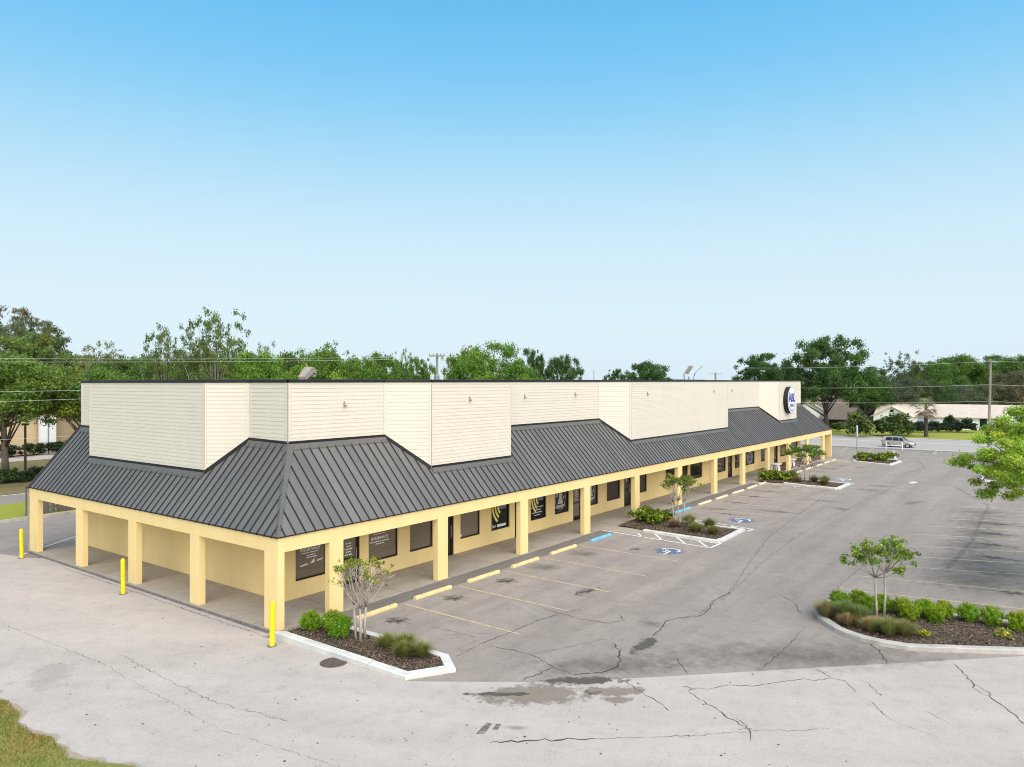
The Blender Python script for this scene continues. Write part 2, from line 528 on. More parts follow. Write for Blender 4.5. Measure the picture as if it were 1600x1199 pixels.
def clump_leaves(centres, radii, per, leaf, g, flat=.75, ctint=.17, ltint=.18):
    C_, S_, T_, O_ = [], [], [], []
    for c, r in zip(centres, radii):
        k = max(6, int(per * (r / np.mean(radii)) ** 2))
        d = g.normal(size=(k, 3))
        d /= np.linalg.norm(d, axis=1)[:, None]
        rr = r * (g.random(k) ** .45) * (1 + .25 * g.normal(size=k))
        p = d * rr[:, None]
        p[:, 2] *= flat
        C_.append(np.asarray(c) + p)
        S_.append(leaf * (.6 + .8 * g.random(k)))
        base = 1 + ctint * g.normal()
        hue = .10 * g.normal()
        l = np.clip(base * (1 + ltint * g.normal(size=k)), .35, 1.9)
        T_.append(np.stack([l * (1 + hue + .08 * g.normal(size=k)), l, l * (1 - hue * .6)], 1))
        O_.append(d)
    return np.concatenate(C_), np.concatenate(S_), np.clip(np.concatenate(T_), .2, 2.2), np.concatenate(O_)


def tree_variant(seed, nclump=70, per=190, clump_r=.105, leaf=.020, zlo=.28, shell=.5, limbs=22, trunk_r=.022, flat=.7, lump=.22, spire=0.0, bark='bark', low=.0):
    """unit tree: width 1, height 1. returns crown mesh and trunk mesh"""
    g = np.random.default_rng(seed)
    zc = (1 + zlo) / 2
    rz = (1 - zlo) / 2
    cs, rs = [], []
    ph = g.random(6) * 6.28
    while len(cs) < nclump:
        d = g.normal(size=3)
        d /= np.linalg.norm(d)
        if d[2] < -.75 + low: continue
        az = math.atan2(d[1], d[0])
        lob = 1 + lump * (math.sin(2 * az + ph[0]) * .4 + math.sin(3 * az + ph[1] + 3 * d[2]) * .5 + math.sin(5 * az + ph[2] + 5 * d[2]) * .3)
        r = (shell + (1 - shell) * g.random() ** .6) * lob
        r = min(r, 1.12)
        p = np.array([d[0] * .5 * r, d[1] * .5 * r, zc + d[2] * rz * r * (1 + spire * (g.random() - .5))])
        rad = clump_r * (.55 + .9 * g.random())
        p[:2] *= .92
        p[2] = min(p[2], 1 - rad * .35)
        cs.append(p)
        rs.append(rad)
    Cc, S, T, O = clump_leaves(cs, rs, per, leaf, g, flat)
    crown = leaf_mesh('crown', Cc, S, T, seed + 1, .35, O)
    mb = MB()
    fork = zlo + .10
    lean = g.normal(size=2) * .02
    mb.tube([(0, 0, -.01), (lean[0] * .5, lean[1] * .5, zlo * .5), (lean[0], lean[1], fork), (lean[0] * 1.5, lean[1] * 1.5, zc)],
            [trunk_r * 1.35, trunk_r, trunk_r * .8, trunk_r * .4], 8)
    order = g.permutation(len(cs))[:limbs]
    for i in order:
        c = cs[i]
        z0 = zlo * .7 + (zc - zlo * .7) * g.random() * .8
        st = np.array([lean[0] * z0 / fork, lean[1] * z0 / fork, z0])
        mid = st * .5 + c * .5 + np.array([0, 0, -.03]) + g.normal(size=3) * .02
        r0 = trunk_r * (.30 + .25 * g.random())
        mb.tube([st, mid, c], [r0, r0 * .6, r0 * .2], 5)
    trunk = mb.mesh('trunk', M[bark])
    trunk.polygons.foreach_set('use_smooth', [True] * len(trunk.polygons))
    return crown, trunk


VAR = {
    'dense1': tree_variant(11, 190, 230, .082, .0135, .16, .5, 10, .03, low=.1),
    'dense2': tree_variant(12, 200, 220, .076, .013, .12, .45, 10, .03, low=.1, lump=.35),
    'dense3': tree_variant(13, 180, 240, .09, .0138, .18, .5, 10, .03, lump=.3),
    'oak1': tree_variant(21, 210, 160, .062, .0135, .22, .40, 30, .028, lump=.3, bark='dark_bark'),
    'oak2': tree_variant(22, 180, 150, .062, .0142, .22, .38, 30, .028, lump=.4, bark='dark_bark'),
    'sparse1': tree_variant(31, 420, 40, .040, .0118, .10, .22, 50, .013, lump=.3, spire=.3, bark='pale_bark'),
    'sparse2': tree_variant(32, 340, 38, .040, .012, .14, .2, 50, .014, lump=.4, spire=.3, bark='bark'),
    'live': tree_variant(14, 200, 200, .078, .0130, .36, .45, 26, .020, lump=.3, low=.25),
    'pine': tree_variant(33, 120, 80, .062, .012, .42, .30, 40, .017, flat=.42, lump=.4, bark='bark'),
    'droop': tree_variant(34, 190, 190, .078, .0125, .08, .5, 18, .022, flat=1.1, lump=.25),
}


def tree(name, var, px, ytop, depth, wpx, label, col, zb=0.0, group=None, rz=None):
    p = ray_at(px, depth, zb)
    h = (H + (599.5 - ytop) * depth / FPX - zb)
    w = wpx * depth / FPX
    t = empty(name, p, rnd.random() * 6.28 if rz is None else rz, label, 'tree', group)
    cr, tr = VAR[var]
    a = link('crown', cr, t)
    a.scale = (w, w, h)
    a.color = (col[0] * 1.4, col[1] * 1.4, col[2] * 1.6, 1)
    b = link('trunk', tr, t)
    b.scale = (w, w, h)
    return t


# ------------------------------------------------------------------ ground
g0 = MB()
for (x0, y0, x1, y1) in ((-4000, -4000, 4000, 4000),):
    g0.quad((x0, y0, -.32), (x1, y0, -.32), (x1, y1, -.32), (x0, y1, -.32))
tag(g0.build('ground', M['earth']), kind='structure')

# low wooded ridge on the horizon
hm = MB()
prev = None
for i in range(81):
    px = -300 + i * 28
    p = ray_at(px, 1500)
    q = ray_at(px, 1900)
    h = 17 + 6 * math.sin(i * .7) + 3 * math.sin(i * 1.9 + 1)
    cur = (Vector((p.x, p.y, -1)), Vector((p.x, p.y, h * .75)), Vector(((p.x + q.x) / 2, (p.y + q.y) / 2, h)), Vector((q.x, q.y, -1)))
    if prev:
        for a in range(3): hm.quad(prev[a], cur[a], cur[a + 1], prev[a + 1])
    prev = cur
tag(hm.build('hills', M['hill'], smooth=True), kind='structure')

# concrete driveway: rows across, left edge ragged against the grass, right edge along slab, planter and asphalt
EDGE = [(-0.3, -6.59), (1.8, -9.49), (3.81, -11.70), (6.66, -14.56), (10.88, -18.84), (12.48, -20.45), (42, -50)]


def lerp_edge(y):
    for (xa, ya), (xb, yb) in zip(EDGE, EDGE[1:]):
        if yb <= y <= ya: return xa + (xb - xa) * (ya - y) / (ya - yb)
    return EDGE[0][0]


def drive_z(y): return -.14 if y > -1 else (-.032 if y < -6.2 else -.14 + .108 * (-1 - y) / 5.2)


def left_edge(y): return -7.75 - .22 * math.cos(y * .55 + .9) + .10 * math.sin(y * 2.3) + .05 * math.sin(y * 6.1) + (.32 if y < -3.6 else 0) * min(1, (-3.6 - y) / 2)


ys = [21.6, 19.4] + [19 - .25 * i for i in range(0, 160)] + [-21 - i for i in range(0, 30)]
db = MB()
pr = None
for y in ys:
    xr = -.10 if y > -.2 else (0.3 if y > -6.59 else lerp_edge(y))
    if y > 19: xr = -1.0 if y > 20 else -.4
    cur = ((left_edge(y), y, drive_z(y)), (min(-.9, xr - .3), y, drive_z(y)), (xr, y, drive_z(y)))
    if pr:
        db.quad(pr[0], cur[0], cur[1], pr[1])
        db.quad(pr[1], cur[1], cur[2], pr[2])
    pr = cur
driveway = tag(db.build('driveway', M['drive']), kind='structure')

ZA = -.03
ab = MB()
ab.poly([(-.3, .2, ZA), (-.3, -6.59, ZA)] + [(x, y, ZA) for x, y in EDGE[1:]] + [(91.3, -50, ZA), (91.3, .2, ZA)])
ab.poly([(75.2, .2, ZA), (91.3, .2, ZA), (91.3, 60, ZA), (75.2, 60, ZA)])
lot = tag(ab.build('parking_lot', M['asphalt']), kind='structure')
sb = MB()
for (x0, x1) in ((1.9, 22.0), (26.9, 47.9), (51.7, 69.3)):
    n = int((x1 - x0) / 1.2)
    for i in range(n):
        xa, xb = x0 + (x1 - x0) * i / n, x0 + (x1 - x0) * (i + 1) / n
        ya = -.98 - .05 * math.sin(i * 1.3)
        yb = -.98 - .05 * math.sin((i + 1) * 1.3)
        sb.quad((xa, ya, ZA + .004), (xb, yb, ZA + .004), (xb, -.06, ZA + .004), (xa, -.06, ZA + .004))
sb.build('asphalt_strip', M['asphalt_new'], lot)

rb = MB()
rb.poly([(-60, 31, -.136), (-60, 20.6, -.136), (-7.5, 21.4, -.136), (-1.0, 21.5, -.136), (-.4, 19.25, -.136), (.2, 19.2, -.136), (.2, 20.8, -.136), (75, 20.8, -.136), (75, 31, -.136)])
tag(rb.build('rear_drive', M['asphalt']), kind='structure')

lw = MB()
lawn_y = [y for y in ys if y < 20]
pr = None
for y in lawn_y:
    cur = ((-60, y, -.125), (left_edge(y) - .6, y, -.105), (left_edge(y) + .05, y, drive_z(y) + .005))
    if pr:
        lw.quad(pr[0], cur[0], cur[1], pr[1])
        lw.quad(pr[1], cur[1], cur[2], pr[2])
    pr = cur
tag(lw.build('lawn', M['grass_ground'], smooth=True), kind='structure')
fr_ = MB()
pr = None
for y in lawn_y:
    if not -12 < y < 6: continue
    cur = ((left_edge(y) - .02, y, drive_z(y) + .009), (left_edge(y) + .16 + .06 * math.sin(y * 3.1) + .05 * math.sin(y * 9), y, drive_z(y) + .007))
    if pr: fr_.quad(pr[0], cur[0], cur[1], pr[1])
    pr = cur
fr_.build('sandy_fringe', M['sand'], driveway)
# grass blades on the corner of lawn in view
g = np.random.default_rng(5)
n = 46000
xx = -7.3 - 6.5 * g.random(n) ** 1.5
yy = -9 + 13 * g.random(n)
keep = np.array([x < left_edge(y) + .04 for x, y in zip(xx, yy)])
xx, yy = xx[keep], yy[keep]
n = len(xx)
ang = g.random(n) * 6.283
hh = .03 + .05 * g.random(n)
ww = .010 + .008 * g.random(n)
le = g.normal(size=(n, 2)) * .03
patch = np.sin(xx * 2.1 + 1.3 * np.sin(yy * 1.7)) * np.sin(yy * 1.6 + .8) + .5 * g.normal(size=n)
vs = np.empty((n, 3, 3))
zb = -.11
vs[:, 0] = np.stack([xx - np.cos(ang) * ww, yy - np.sin(ang) * ww, np.full(n, zb)], 1)
vs[:, 1] = np.stack([xx + np.cos(ang) * ww, yy + np.sin(ang) * ww, np.full(n, zb)], 1)
vs[:, 2] = np.stack([xx + le[:, 0], yy + le[:, 1], zb + hh], 1)
me = bpy.data.meshes.new('grass')
me.from_pydata(vs.reshape(-1, 3).tolist(), [], np.arange(n * 3).reshape(-1, 3).tolist())
at = me.attributes.new('tint', 'FLOAT_COLOR', 'FACE')
gr = np.where(patch[:, None] > .35, np.array([[.85, 1.15, .6]]), np.where(patch[:, None] < -.7, np.array([[1.6, 1.05, .9]]), np.array([[1.1, 1.0, .7]])))
gr = gr * (.7 + .6 * g.random((n, 1)))
at.data.foreach_set('color', np.concatenate([gr, np.ones((n, 1))], 1).astype(np.float32).reshape(-1))
me.materials.append(M['blade'])
go = link('grass', me)
go.color = (.24, .235, .07, 1)
tag(go, 'mown grass with dry patches at the edge of the concrete drive', 'grass', kind='stuff')


# ------------------------------------------------------------------ paint, cracks, stains
def line(name, a, b, w, mat, z=ZA + .008, parent=None, n=1):
    a, b = Vector((a[0], a[1])), Vector((b[0], b[1]))
    d = (b - a).normalized()
    u = Vector((-d.y, d.x)) * w / 2
    return MB().quad((*(a - u), z), (*(b - u), z), (*(b + u), z), (*(a + u), z)).build(name, M[mat], parent or lot)


for x in (4.9, 8.06, 11.2, 14.36, 17.8):
    line('parking_line', (x, -1.22), (x - .12, -6.75), .10, 'line_y')
for x in (32.9, 36.3, 39.7, 43.1, 46.4, 55.6, 59.3, 63, 66.5):
    line('parking_line', (x, -1.3), (x - .3, -6.6), .10, 'line_y2')
for (xa, ya, xb) in ((17.26, -14.14, 18.44), (19.92, -14.28, 21.38), (22.68, -14.68, 24.9), (25.2, -15, 27.5), (28.1, -15.07, 30.5), (31.6, -14.9, 33.9), (34.7, -15, 37.2), (38.0, -15.4, 40.3), (41.0, -16, 43.3), (44.2, -16, 46.4), (47.3, -16, 49.4)):
    line('parking_line', (xa, ya), (xb + .35, -22.2), .11, 'line_y2' if xa > 24 else 'line_y')
for a, b in (((81.87, .6), (90.37, 1.5)), ((80.98, -2.3), (91.3, -1.5)), ((86, -9), (91.8, -8.7)), ((82, 3.6), (90, 4.4))):
    line('parking_line', a, b, .14, 'line_y2')
line('parking_line', (88.6, -4.2), (74.6, -6.9), .28, 'kerb', ZA + .02)
# hatched bays each side of the second planter
for a, b in (((22.0, -.12), (21.35, -6.92)), ((21.35, -6.92), (22.79, -6.95)), ((22.95, -2.9), (22.6, -6.8)), ((22.46, -2.20), (21.68, -2.86)), ((22.93, -3.0), (21.56, -4.16)), ((22.78, -4.4), (21.5, -5.5)),
             ((22.68, -5.7), (21.4, -6.75)), ((28.42, -3.06), (27.55, -7.05)), ((26.85, -6.98), (27.55, -7.05)), ((28.32, -3.11), (27.1, -4.0)), ((27.96, -5.4), (26.9, -6.6)), ((52.55, -6.6), (52.5, -7.25)), ((51.6, -7.2), (52.5, -7.25))):
    line('hatch_line', a, b, .12, 'line_w')
line('lane_edge', (4.3, 23.9), (-.6, 20.4), .10, 'line_w', -.13)
MB().quad((4.0, 20.9, -.13), (9, 24.2, -.13), (9, 22.4, -.13), (5.2, 20.9, -.13)).build('crosswalk_patch', M['oil_soft'], lot)


def wheelchair(cx, cy, s, blue, ang):
    root = MB()
    root.quad((-1.0 * s, -1.0 * s, 0), (1.0 * s, -1.0 * s, 0), (1.0 * s, 1.0 * s, 0), (-1.0 * s, 1.0 * s, 0))
    a = root.build('blue_square', M[blue], lot, (cx, cy, ZA + .007), ang)
    w = MB()

    def bar(p, q, t):
        p, q = Vector(p), Vector(q)
        d = (q - p).normalized()
        u = Vector((-d.y, d.x)) * t / 2
        w.quad((*(p - u), 0), (*(q - u), 0), (*(q + u), 0), (*(p + u), 0))

    k = 18
    for i in range(k):
        t0, t1 = R(150 + 250 * i / k), R(150 + 250 * (i + 1) / k)
        w.quad((.36 * s * math.cos(t0) - .08 * s, .36 * s * math.sin(t0) - .2 * s, 0), (.36 * s * math.cos(t1) - .08 * s, .36 * s * math.sin(t1) - .2 * s, 0),
               (.48 * s * math.cos(t1) - .08 * s, .48 * s * math.sin(t1) - .2 * s, 0), (.48 * s * math.cos(t0) - .08 * s, .48 * s * math.sin(t0) - .2 * s, 0))
    bar((-.12 * s, .62 * s), (-.08 * s, -.02 * s), .13 * s)
    bar((-.10 * s, .30 * s), (.26 * s, .26 * s), .10 * s)
    bar((-.08 * s, .02 * s), (.34 * s, -.02 * s), .13 * s)
    bar((.32 * s, .0 * s), (.50 * s, -.52 * s), .13 * s)
    bar((.46 * s, -.50 * s), (.64 * s, -.42 * s), .10 * s)
    w.poly([(-.13 * s + .11 * s * math.cos(R(45 * i)), .78 * s + .11 * s * math.sin(R(45 * i)), 0) for i in range(8)])
    w.build('wheelchair_symbol', M['line_w'], lot, (cx, cy, ZA + .012), ang)


wheelchair(19.4, -5.5, .95, 'hc_blue', R(90))
wheelchair(29.9, -5.5, .95, 'hc_blue', R(90))
wheelchair(54.6, -5.9, 1.1, 'hc_blue2', R(90))
wheelchair(47.3, -3.9, .55, 'pale_wear', R(90))


def crack(pts, w, parent, z, mat='crack', seed=0, name='crack'):
    g = random.Random(seed + 31)
    P = [Vector((*p, 0)) for p in pts]
    fine = []
    for a, b in zip(P, P[1:]):
        k = max(2, int((b - a).length / .13))
        d = (b - a).normalized()
        u = Vector((-d.y, d.x, 0))
        for i in range(k):
            fine.append(a + (b - a) * i / k + u * g.gauss(0, .03 if i else .012))
    fine.append(P[-1])
    mb = MB()
    L = len(fine)
    pv = None
    for i, p in enumerate(fine):
        d = (fine[min(i + 1, L - 1)] - fine[max(i - 1, 0)]).normalized()
        u = Vector((-d.y, d.x, 0))
        ww = w * .75 * g.uniform(.4, 1.3) * (1 if 0 < i < L - 1 else .3) / 2
        zz = z(p.y) if callable(z) else z
        cur = ((p - u * ww) + Vector((0, 0, zz)), (p + u * ww) + Vector((0, 0, zz)))
        if pv: mb.quad(pv[0], cur[0], cur[1], pv[1])
        pv = cur
    return mb.build(name, M[mat], parent)


ZC = ZA + .010
for i, (pts, w, m) in enumerate([
    ([(7.65, -5.83), (7.48, -6.74), (7.45, -7.78), (7.59, -8.63), (8.2, -8.94), (8.68, -8.5)], .035, 'crack'),
    ([(1.93, -6.41), (2.85, -6.36), (3.56, -6.32), (4.73, -6.44), (5.77, -6.43), (7.37, -6.59), (8.43, -7.0)], .035, 'crack'),
    ([(3.24, -6.57), (3.47, -7.44), (3.47, -8.26), (3.04, -9.32), (2.9, -10.09)], .04, 'crack'),
    ([(3.53, -8.22), (4.73, -8.76), (6.14, -9.38)], .035, 'thin_crack'),
    ([(5.96, -9.78), (5.36, -10.31), (4.64, -10.71), (4.18, -10.85), (3.64, -10.74), (2.9, -10.1)], .06, 'crack'),
    ([(1.67, -9.19), (2.96, -9.32)], .045, 'crack'),
    ([(3.15, -4.70), (4.44, -6.11)], .03, 'thin_crack'),
    ([(3.55, -3.74), (3.63, -4.56), (3.67, -5.95)], .04, 'thin_crack'),
    ([(4.18, -10.85), (3.95, -11.4)], .03, 'crack'),
    ([(45.2, -6.9), (36, -7.6), (25.65, -8.52), (19.5, -9.6), (13.96, -10.68), (10.54, -10.80), (9.6, -10.5)], .12, 'faint_seam'),
    ([(62, -11.6), (50.4, -10.2), (36, -9.8), (27.6, -9.68), (21.1, -9.97), (16, -10.5), (12.5, -10.9)], .10, 'faint_seam'),
    ([(7.3, -10.5), (8.19, -10.38), (9.13, -10.18), (9.78, -10.45), (10.25, -10.92), (10.81, -10.95), (12.4, -10.6), (14, -10.7)], .05, 'crack'),
    ([(6.71, -14.38), (8.62, -14.42), (11.7, -14.37)], .045, 'thin_crack'),
    ([(5.91, -11.97), (5.17, -12.59), (4.95, -12.75)], .03, 'crack'),
    ([(14.95, -12.31), (14.16, -13.17), (12.68, -13.86)], .03, 'crack'),
    ([(11.0, -16.5), (10.3, -16.95), (9.34, -17.30)], .045, 'crack'),
    ([(55, -14.5), (45.7, -17.4), (31.4, -17.6), (23.5, -17.3)], .30, 'faint_seam'),
    ([(30, -13.6), (22, -14.1), (16, -14.0)], .10, 'faint_seam'),
    ([(60, -9), (69, -10.4), (76, -8.9), (79, -5)], .2, 'faint_seam'),
    ([(11.5, -8.5), (15, -7.2), (20, -6.9), (26, -7.6)], .03, 'faint_seam'),
    ([(9.5, -3), (10.2, -5), (9.8, -7), (11, -9.5)], .025, 'thin_crack'),
]):
    crack(pts, w, lot, ZC, m, i)


def dz(off): return lambda y: drive_z(y) + off


for i, (pts, w, m) in enumerate([
    ([(3.6, -11.55), (3.35, -11.63), (2.98, -12.32), (2.72, -12.83), (2.36, -13.41)], .03, 'crack'),
    ([(4.02, -12.99), (4.27, -13.64), (4.94, -14.03), (5.21, -14.58), (5.67, -14.88), (6.68, -15.61), (6.70, -15.92), (7.16, -16.20)], .032, 'crack'),
    ([(7.63, -15.68), (7.16, -16.20), (7.19, -16.58), (6.55, -17.01)], .03, 'crack'),
    ([(4.1, -13.4), (3.82, -13.27), (3.51, -13.72), (3.27, -14.31), (2.90, -14.75), (2.83, -15.02), (2.47, -15.45), (2.02, -15.62)], .04, 'crack'),
    ([(2.47, -15.45), (2.95, -15.94), (3.44, -16.57), (3.91, -17.01)], .03, 'thin_crack'),
    ([(10.61, -18.92), (9.74, -19.33), (8.73, -19.64), (8.29, -20.04), (7.78, -20.41), (7.10, -20.78), (6.40, -21.15)], .04, 'crack'),
    ([(9.2, -19.5), (8.75, -19.95), (8.29, -20.04)], .025, 'crack'),
    ([(7.53, -16.85), (7.36, -17.22), (6.63, -17.62)], .028, 'crack'),
    ([(6.16, -17.45), (5.43, -17.95)], .025, 'crack'),
    ([(6.34, -18.74), (6.06, -19.17), (5.73, -19.53)], .025, 'thin_crack'),
    ([(3.0, -14.9), (2.75, -15.3), (2.3, -15.2)], .025, 'crack'),
    ([(-1.75, -10.68), (-1.12, -11.35), (-.07, -12.63)], .07, 'crack'),
    ([(-.07, -12.63), (1.0, -13.9), (2.47, -15.45)], .035, 'thin_crack'),
    ([(-4.11, 2.69), (-4.35, -3.12), (-3.93, -5.91)], .03, 'thin_crack'),
    ([(6.0, -17.4), (5.2, -18.2), (4.9, -19.2)], .02, 'thin_crack'),
    ([(-.35, 16), (-.33, 10), (-.34, 4.5), (-.33, 0)], .06, 'thin_crack'),
    ([(-5.2, 9), (-4.8, 2), (-5.2, -5), (-4.6, -9)], .02, 'thin_crack'),
]):
    crack(pts, w, driveway, dz(.006), m, i + 50)


def stain(cx, cy, sx, sy, mat, parent=None, z=None, ang=0.0, name='stain'):
    mb = MB()
    mb.poly([(sx * math.cos(R(30 * i)), sy * math.sin(R(30 * i)), 0) for i in range(12)])
    zz = (ZA + .006 if parent is None else drive_z(cy) + .004) if z is None else z
    return mb.build(name, M[mat], parent or lot, (cx, cy, zz), ang)


g = random.Random(3)
for cx, cy, sx, sy in ((3.3, -2.4, .6, .9), (6.6, -2.2, .6, .9), (9.9, -2.3, .7, .9), (12.9, -2.2, .6, .9), (16.3, -2.3, .6, .9), (10.6, -5.9, 1.3, .5), (18.8, -3.9, .5, .5), (33, -2.6, .6, 1.6), (36.4, -2.9, .6, 1.9), (40, -2.9, .6, 1.9),
                       (43.3, -2.8, .6, 1.8), (46.3, -2.6, .5, 1.2), (56, -2.8, .5, 1.6), (59.4, -2.8, .6, 1.9), (63, -2.8, .6, 1.8), (66.6, -2.8, .6, 1.7), (70, -2.2, .5, 1.0), (34.5, -6.3, .5, 1.9), (31.6, -4.0, .4, 1.8), (41, -7.5, .4, 1.6), (49, -9, .4, 1.2),
                       (20.8, -20, .5, 1.2), (24.2, -19.3, .6, 1.6), (27.6, -18.9, .6, 2), (31, -18.6, .6, 2), (34.4, -18.5, .6, 2), (17.9, -19.2, .4, .8), (38, -18.5, .6, 1.8), (52, -9.2, .5, 1.1)):
    stain(cx, cy, sx * 1.25, sy * 1.25, 'oil' if g.random() < .6 else 'oil_soft', name='oil_stain')
for k in range(16):
    x = g.uniform(2, 85)
    y = g.uniform(-21, -2.5)
    if 22 < x < 28 and y > -7.3 or y < -9.5 - (x + .3) or 47 < x < 53 and y > -7.5 or 10 < x < 17 and y < -13.5: continue
    stain(x, y, g.uniform(.5, 2.2), g.uniform(.3, 1.2), 'oil_soft' if g.random() < .55 else 'pale_wear', z=ZA + .005 + k * .00001, ang=g.uniform(0, 3), name='wear_patch')
stain(8.4, -14.9, 5.6, 1.5, 'oil_soft', z=ZA + .0045, ang=R(-52), name='wear_patch')
stain(4.2, -10.6, 3.2, 1.0, 'oil_soft', z=ZA + .0046, ang=R(-48), name='wear_patch')
for q in range(6): stain(22 + 4 * q, -18.4 + .2 * q, 2.6, 2.2, 'oil_soft', z=ZA + .0047 + q * .00005, name='wear_patch')
stain(2.7, -10.55, 1.6, .36, 'damp_dark', z=ZA + .007, ang=R(-48), name='damp_stain')
stain(6.4, -10.65, 1.15, .34, 'damp_dark', z=ZA + .007, ang=R(5), name='damp_stain')
stain(1.1, -9.95, 2.1, .95, 'damp', driveway, ang=R(-45), name='damp_stain')
stain(2.55, -11.55, 1.2, .42, 'damp', driveway, ang=R(-45), name='damp_stain')
stain(2.2, -11.95, .55, .3, 'damp', driveway, ang=R(-40), name='damp_stain')
stain(.55, -9.2, 1.3, .16, 'damp_dark', driveway, drive_z(-9.2) + .006, R(-52), 'damp_stain')
for (pts) in ([(-1.62, -10.15), (-1.00, -9.98), (-.95, -10.13), (-1.5, -10.32)], [(-1.22, -10.33), (-.9, -10.22), (-.85, -10.34), (-1.15, -10.45)]):
    MB().poly([(x, y, drive_z(y) + .006) for x, y in pts]).build('tar_patch', M['damp'] if 0 else M['thin_crack'], driveway)
stain(-.75, -10.75, .42, .16, 'oil_soft', driveway, ang=R(-50), name='damp_stain')
for k in range(5):
    x, y = g.uniform(-7, 8), g.uniform(-17, 14)
    if x > lerp_edge(y) - 1 or (y > -8 and x > -1): continue
    stain(x, y, g.uniform(.6, 2.4), g.uniform(.3, 1.0), 'pale_wear' if k % 2 else 'oil_soft', driveway, drive_z(y) + .003 + k * .00002, g.uniform(0, 3), 'wear_patch')

g = np.random.default_rng(8)
sp = MB()
k = 0
while k < 420:
    x, y = -7.4 + 18 * g.random(), -18 + 34 * g.random()
    if x > (-.4 if y > -6.6 else lerp_edge(y)) - .1 or x < left_edge(y) + .1: continue
    r = .012 + .03 * g.random() ** 3
    a = g.random() * 6.28
    sp.poly([(x + r * math.cos(a + q * 1.26) * (.6 + .6 * g.random()), y + r * math.sin(a + q * 1.26) * (.6 + .6 * g.random()), drive_z(y) + .008) for q in range(5)])
    k += 1
o = sp.build('grit', M['crack'], driveway)
o['kind'] = 'stuff'
mb = MB()
lathe(mb, [(.42, 0), (.42, .012), (.36, .016), (.35, .010), (0.02, .014)], 28)
tag(mb.build('manhole_cover', M['iron'], None, (-.58, -3.63, drive_z(-3.63) + .002)), 'round rusty manhole cover in the concrete beside the near planter', 'manhole cover')

# ------------------------------------------------------------------ shopping building
DX, DY = 2.4, 2.7                 # setback of the parapet wall from the eaves
ZE = 3.235                        # eave height
ZTL, ZTF = 6.13, 6.08
SF = (ZTF - ZE) / DY
SLX = (ZTL - ZE) / DX
XE, YE = 75.4, 20.77
WY, WX = 2.72, 2.25               # shop front wall, left wall
PATH = [(2.4, 20.5), (2.4, 18.4), (1.29, 16.97), (1.29, 6.71), (2.4, 5.26), (2.4, 2.7), (7.54, 2.7), (9.09, 1.33), (15.08, 1.33), (16.6, 2.7), (26.52, 2.7), (28.32, 1.33),
        (45.88, 1.33), (47.4, 2.7), (57.9, 2.7), (59.97, 1.33), (65.96, 1.33), (67.5, 2.7), (72.5, 2.7)]


def roof_z(x, y):
    return ZE + min(SF * y, SLX * x) if True else 0


def ztop(x): return 8.53 + .0030 * max(0, x)


bld = empty('shop_building', (0, 0, 0), 0, 'long yellow single storey shop building with grey metal roof and cream parapet', 'building')

# shop front wall with openings
WIN = [(2.78, 4.33, 'ins'), (6.61, 8.39, 'ins2'), (9.16, 10.71, 'blind'), (12.74, 14.3, 'blind'), (15.25, 16.86, 'wave'), (18.86, 20.45, 'wave2'), (21.34, 22.94, 'oval'),
       (24.9, 26.49, 'oval'), (27.59, 29.46, 'brown'), (31.6, 33.48, 'brown'), (36.66, 39.11, 'dark'), (41.28, 43.77, 'dark'), (46.7, 49.14, 'car'), (51.39, 53.7, 'dark'),
       (54.2, 56.84, 'ring'), (58.74, 61.1, 'brown'), (65.04, 67.54, 'shield'), (69.0, 71.5, 'brown')]
DOOR = [(5.05, 6.1, 'ins'), (11.18, 12.23, 'stack'), (17.33, 18.38, 'dark'), (23.4, 24.42, 'emblem'), (30.01, 31.05, 'dark'), (39.75, 40.81, 'dark'), (49.69, 50.78, 'dark'), (62.95, 64.2, 'dark')]
SILL, HEAD, DHEAD = .66, 2.26, 2.2
wl = MB()
ops = sorted([(a, b, SILL, HEAD) for a, b, _ in WIN] + [(a, b, 0, DHEAD) for a, b, _ in DOOR])
x = WX
ZW = 3.05
for a, b, s, h in ops:
    wl.box((x, WY, -.02), (a, WY + .22, ZW))
    if s > 0: wl.box((a, WY, -.02), (b, WY + .22, s))
    wl.box((a, WY, h), (b, WY + .22, ZW))
    x = b
wl.box((x, WY, -.02), (72.6, WY + .22, ZW))
wl.box((WX, WY + .22, -.02), (WX + .22, 19.7, ZW))
wl.box((72.38, WY + .22, -.02), (72.6, 19.7, ZW))
wl.box((WX + .22, 19.48, -.02), (72.38, 19.7, 7.9))
wl.build('wall', M['stucco'], bld)

# sheltered walk ceiling, flat roof deck
MB().poly([(.2, .2, 2.80), (XE - .2, .2, 2.80), (XE - .2, YE - .2, 2.80), (72.6, YE - .2, 2.80), (72.6, WY, 2.80), (WX, WY, 2.80), (WX, YE - .2, 2.80), (.2, YE - .2, 2.80)]).build('soffit', M['soffit'], bld)
MB().box((2.5, 2.8, 7.7), (72.4, 19.6, 7.8)).build('roof_deck', M['roof_grey'], bld)

# beam round the walk
T = .28
for a, b in (((0, 0), (XE, T)), ((0, T), (T, YE)), ((XE - T, T), (XE, YE))):
    MB().box((a[0], a[1], 2.66), (b[0], b[1], ZE - .02)).build('beam', M['stucco'], bld)
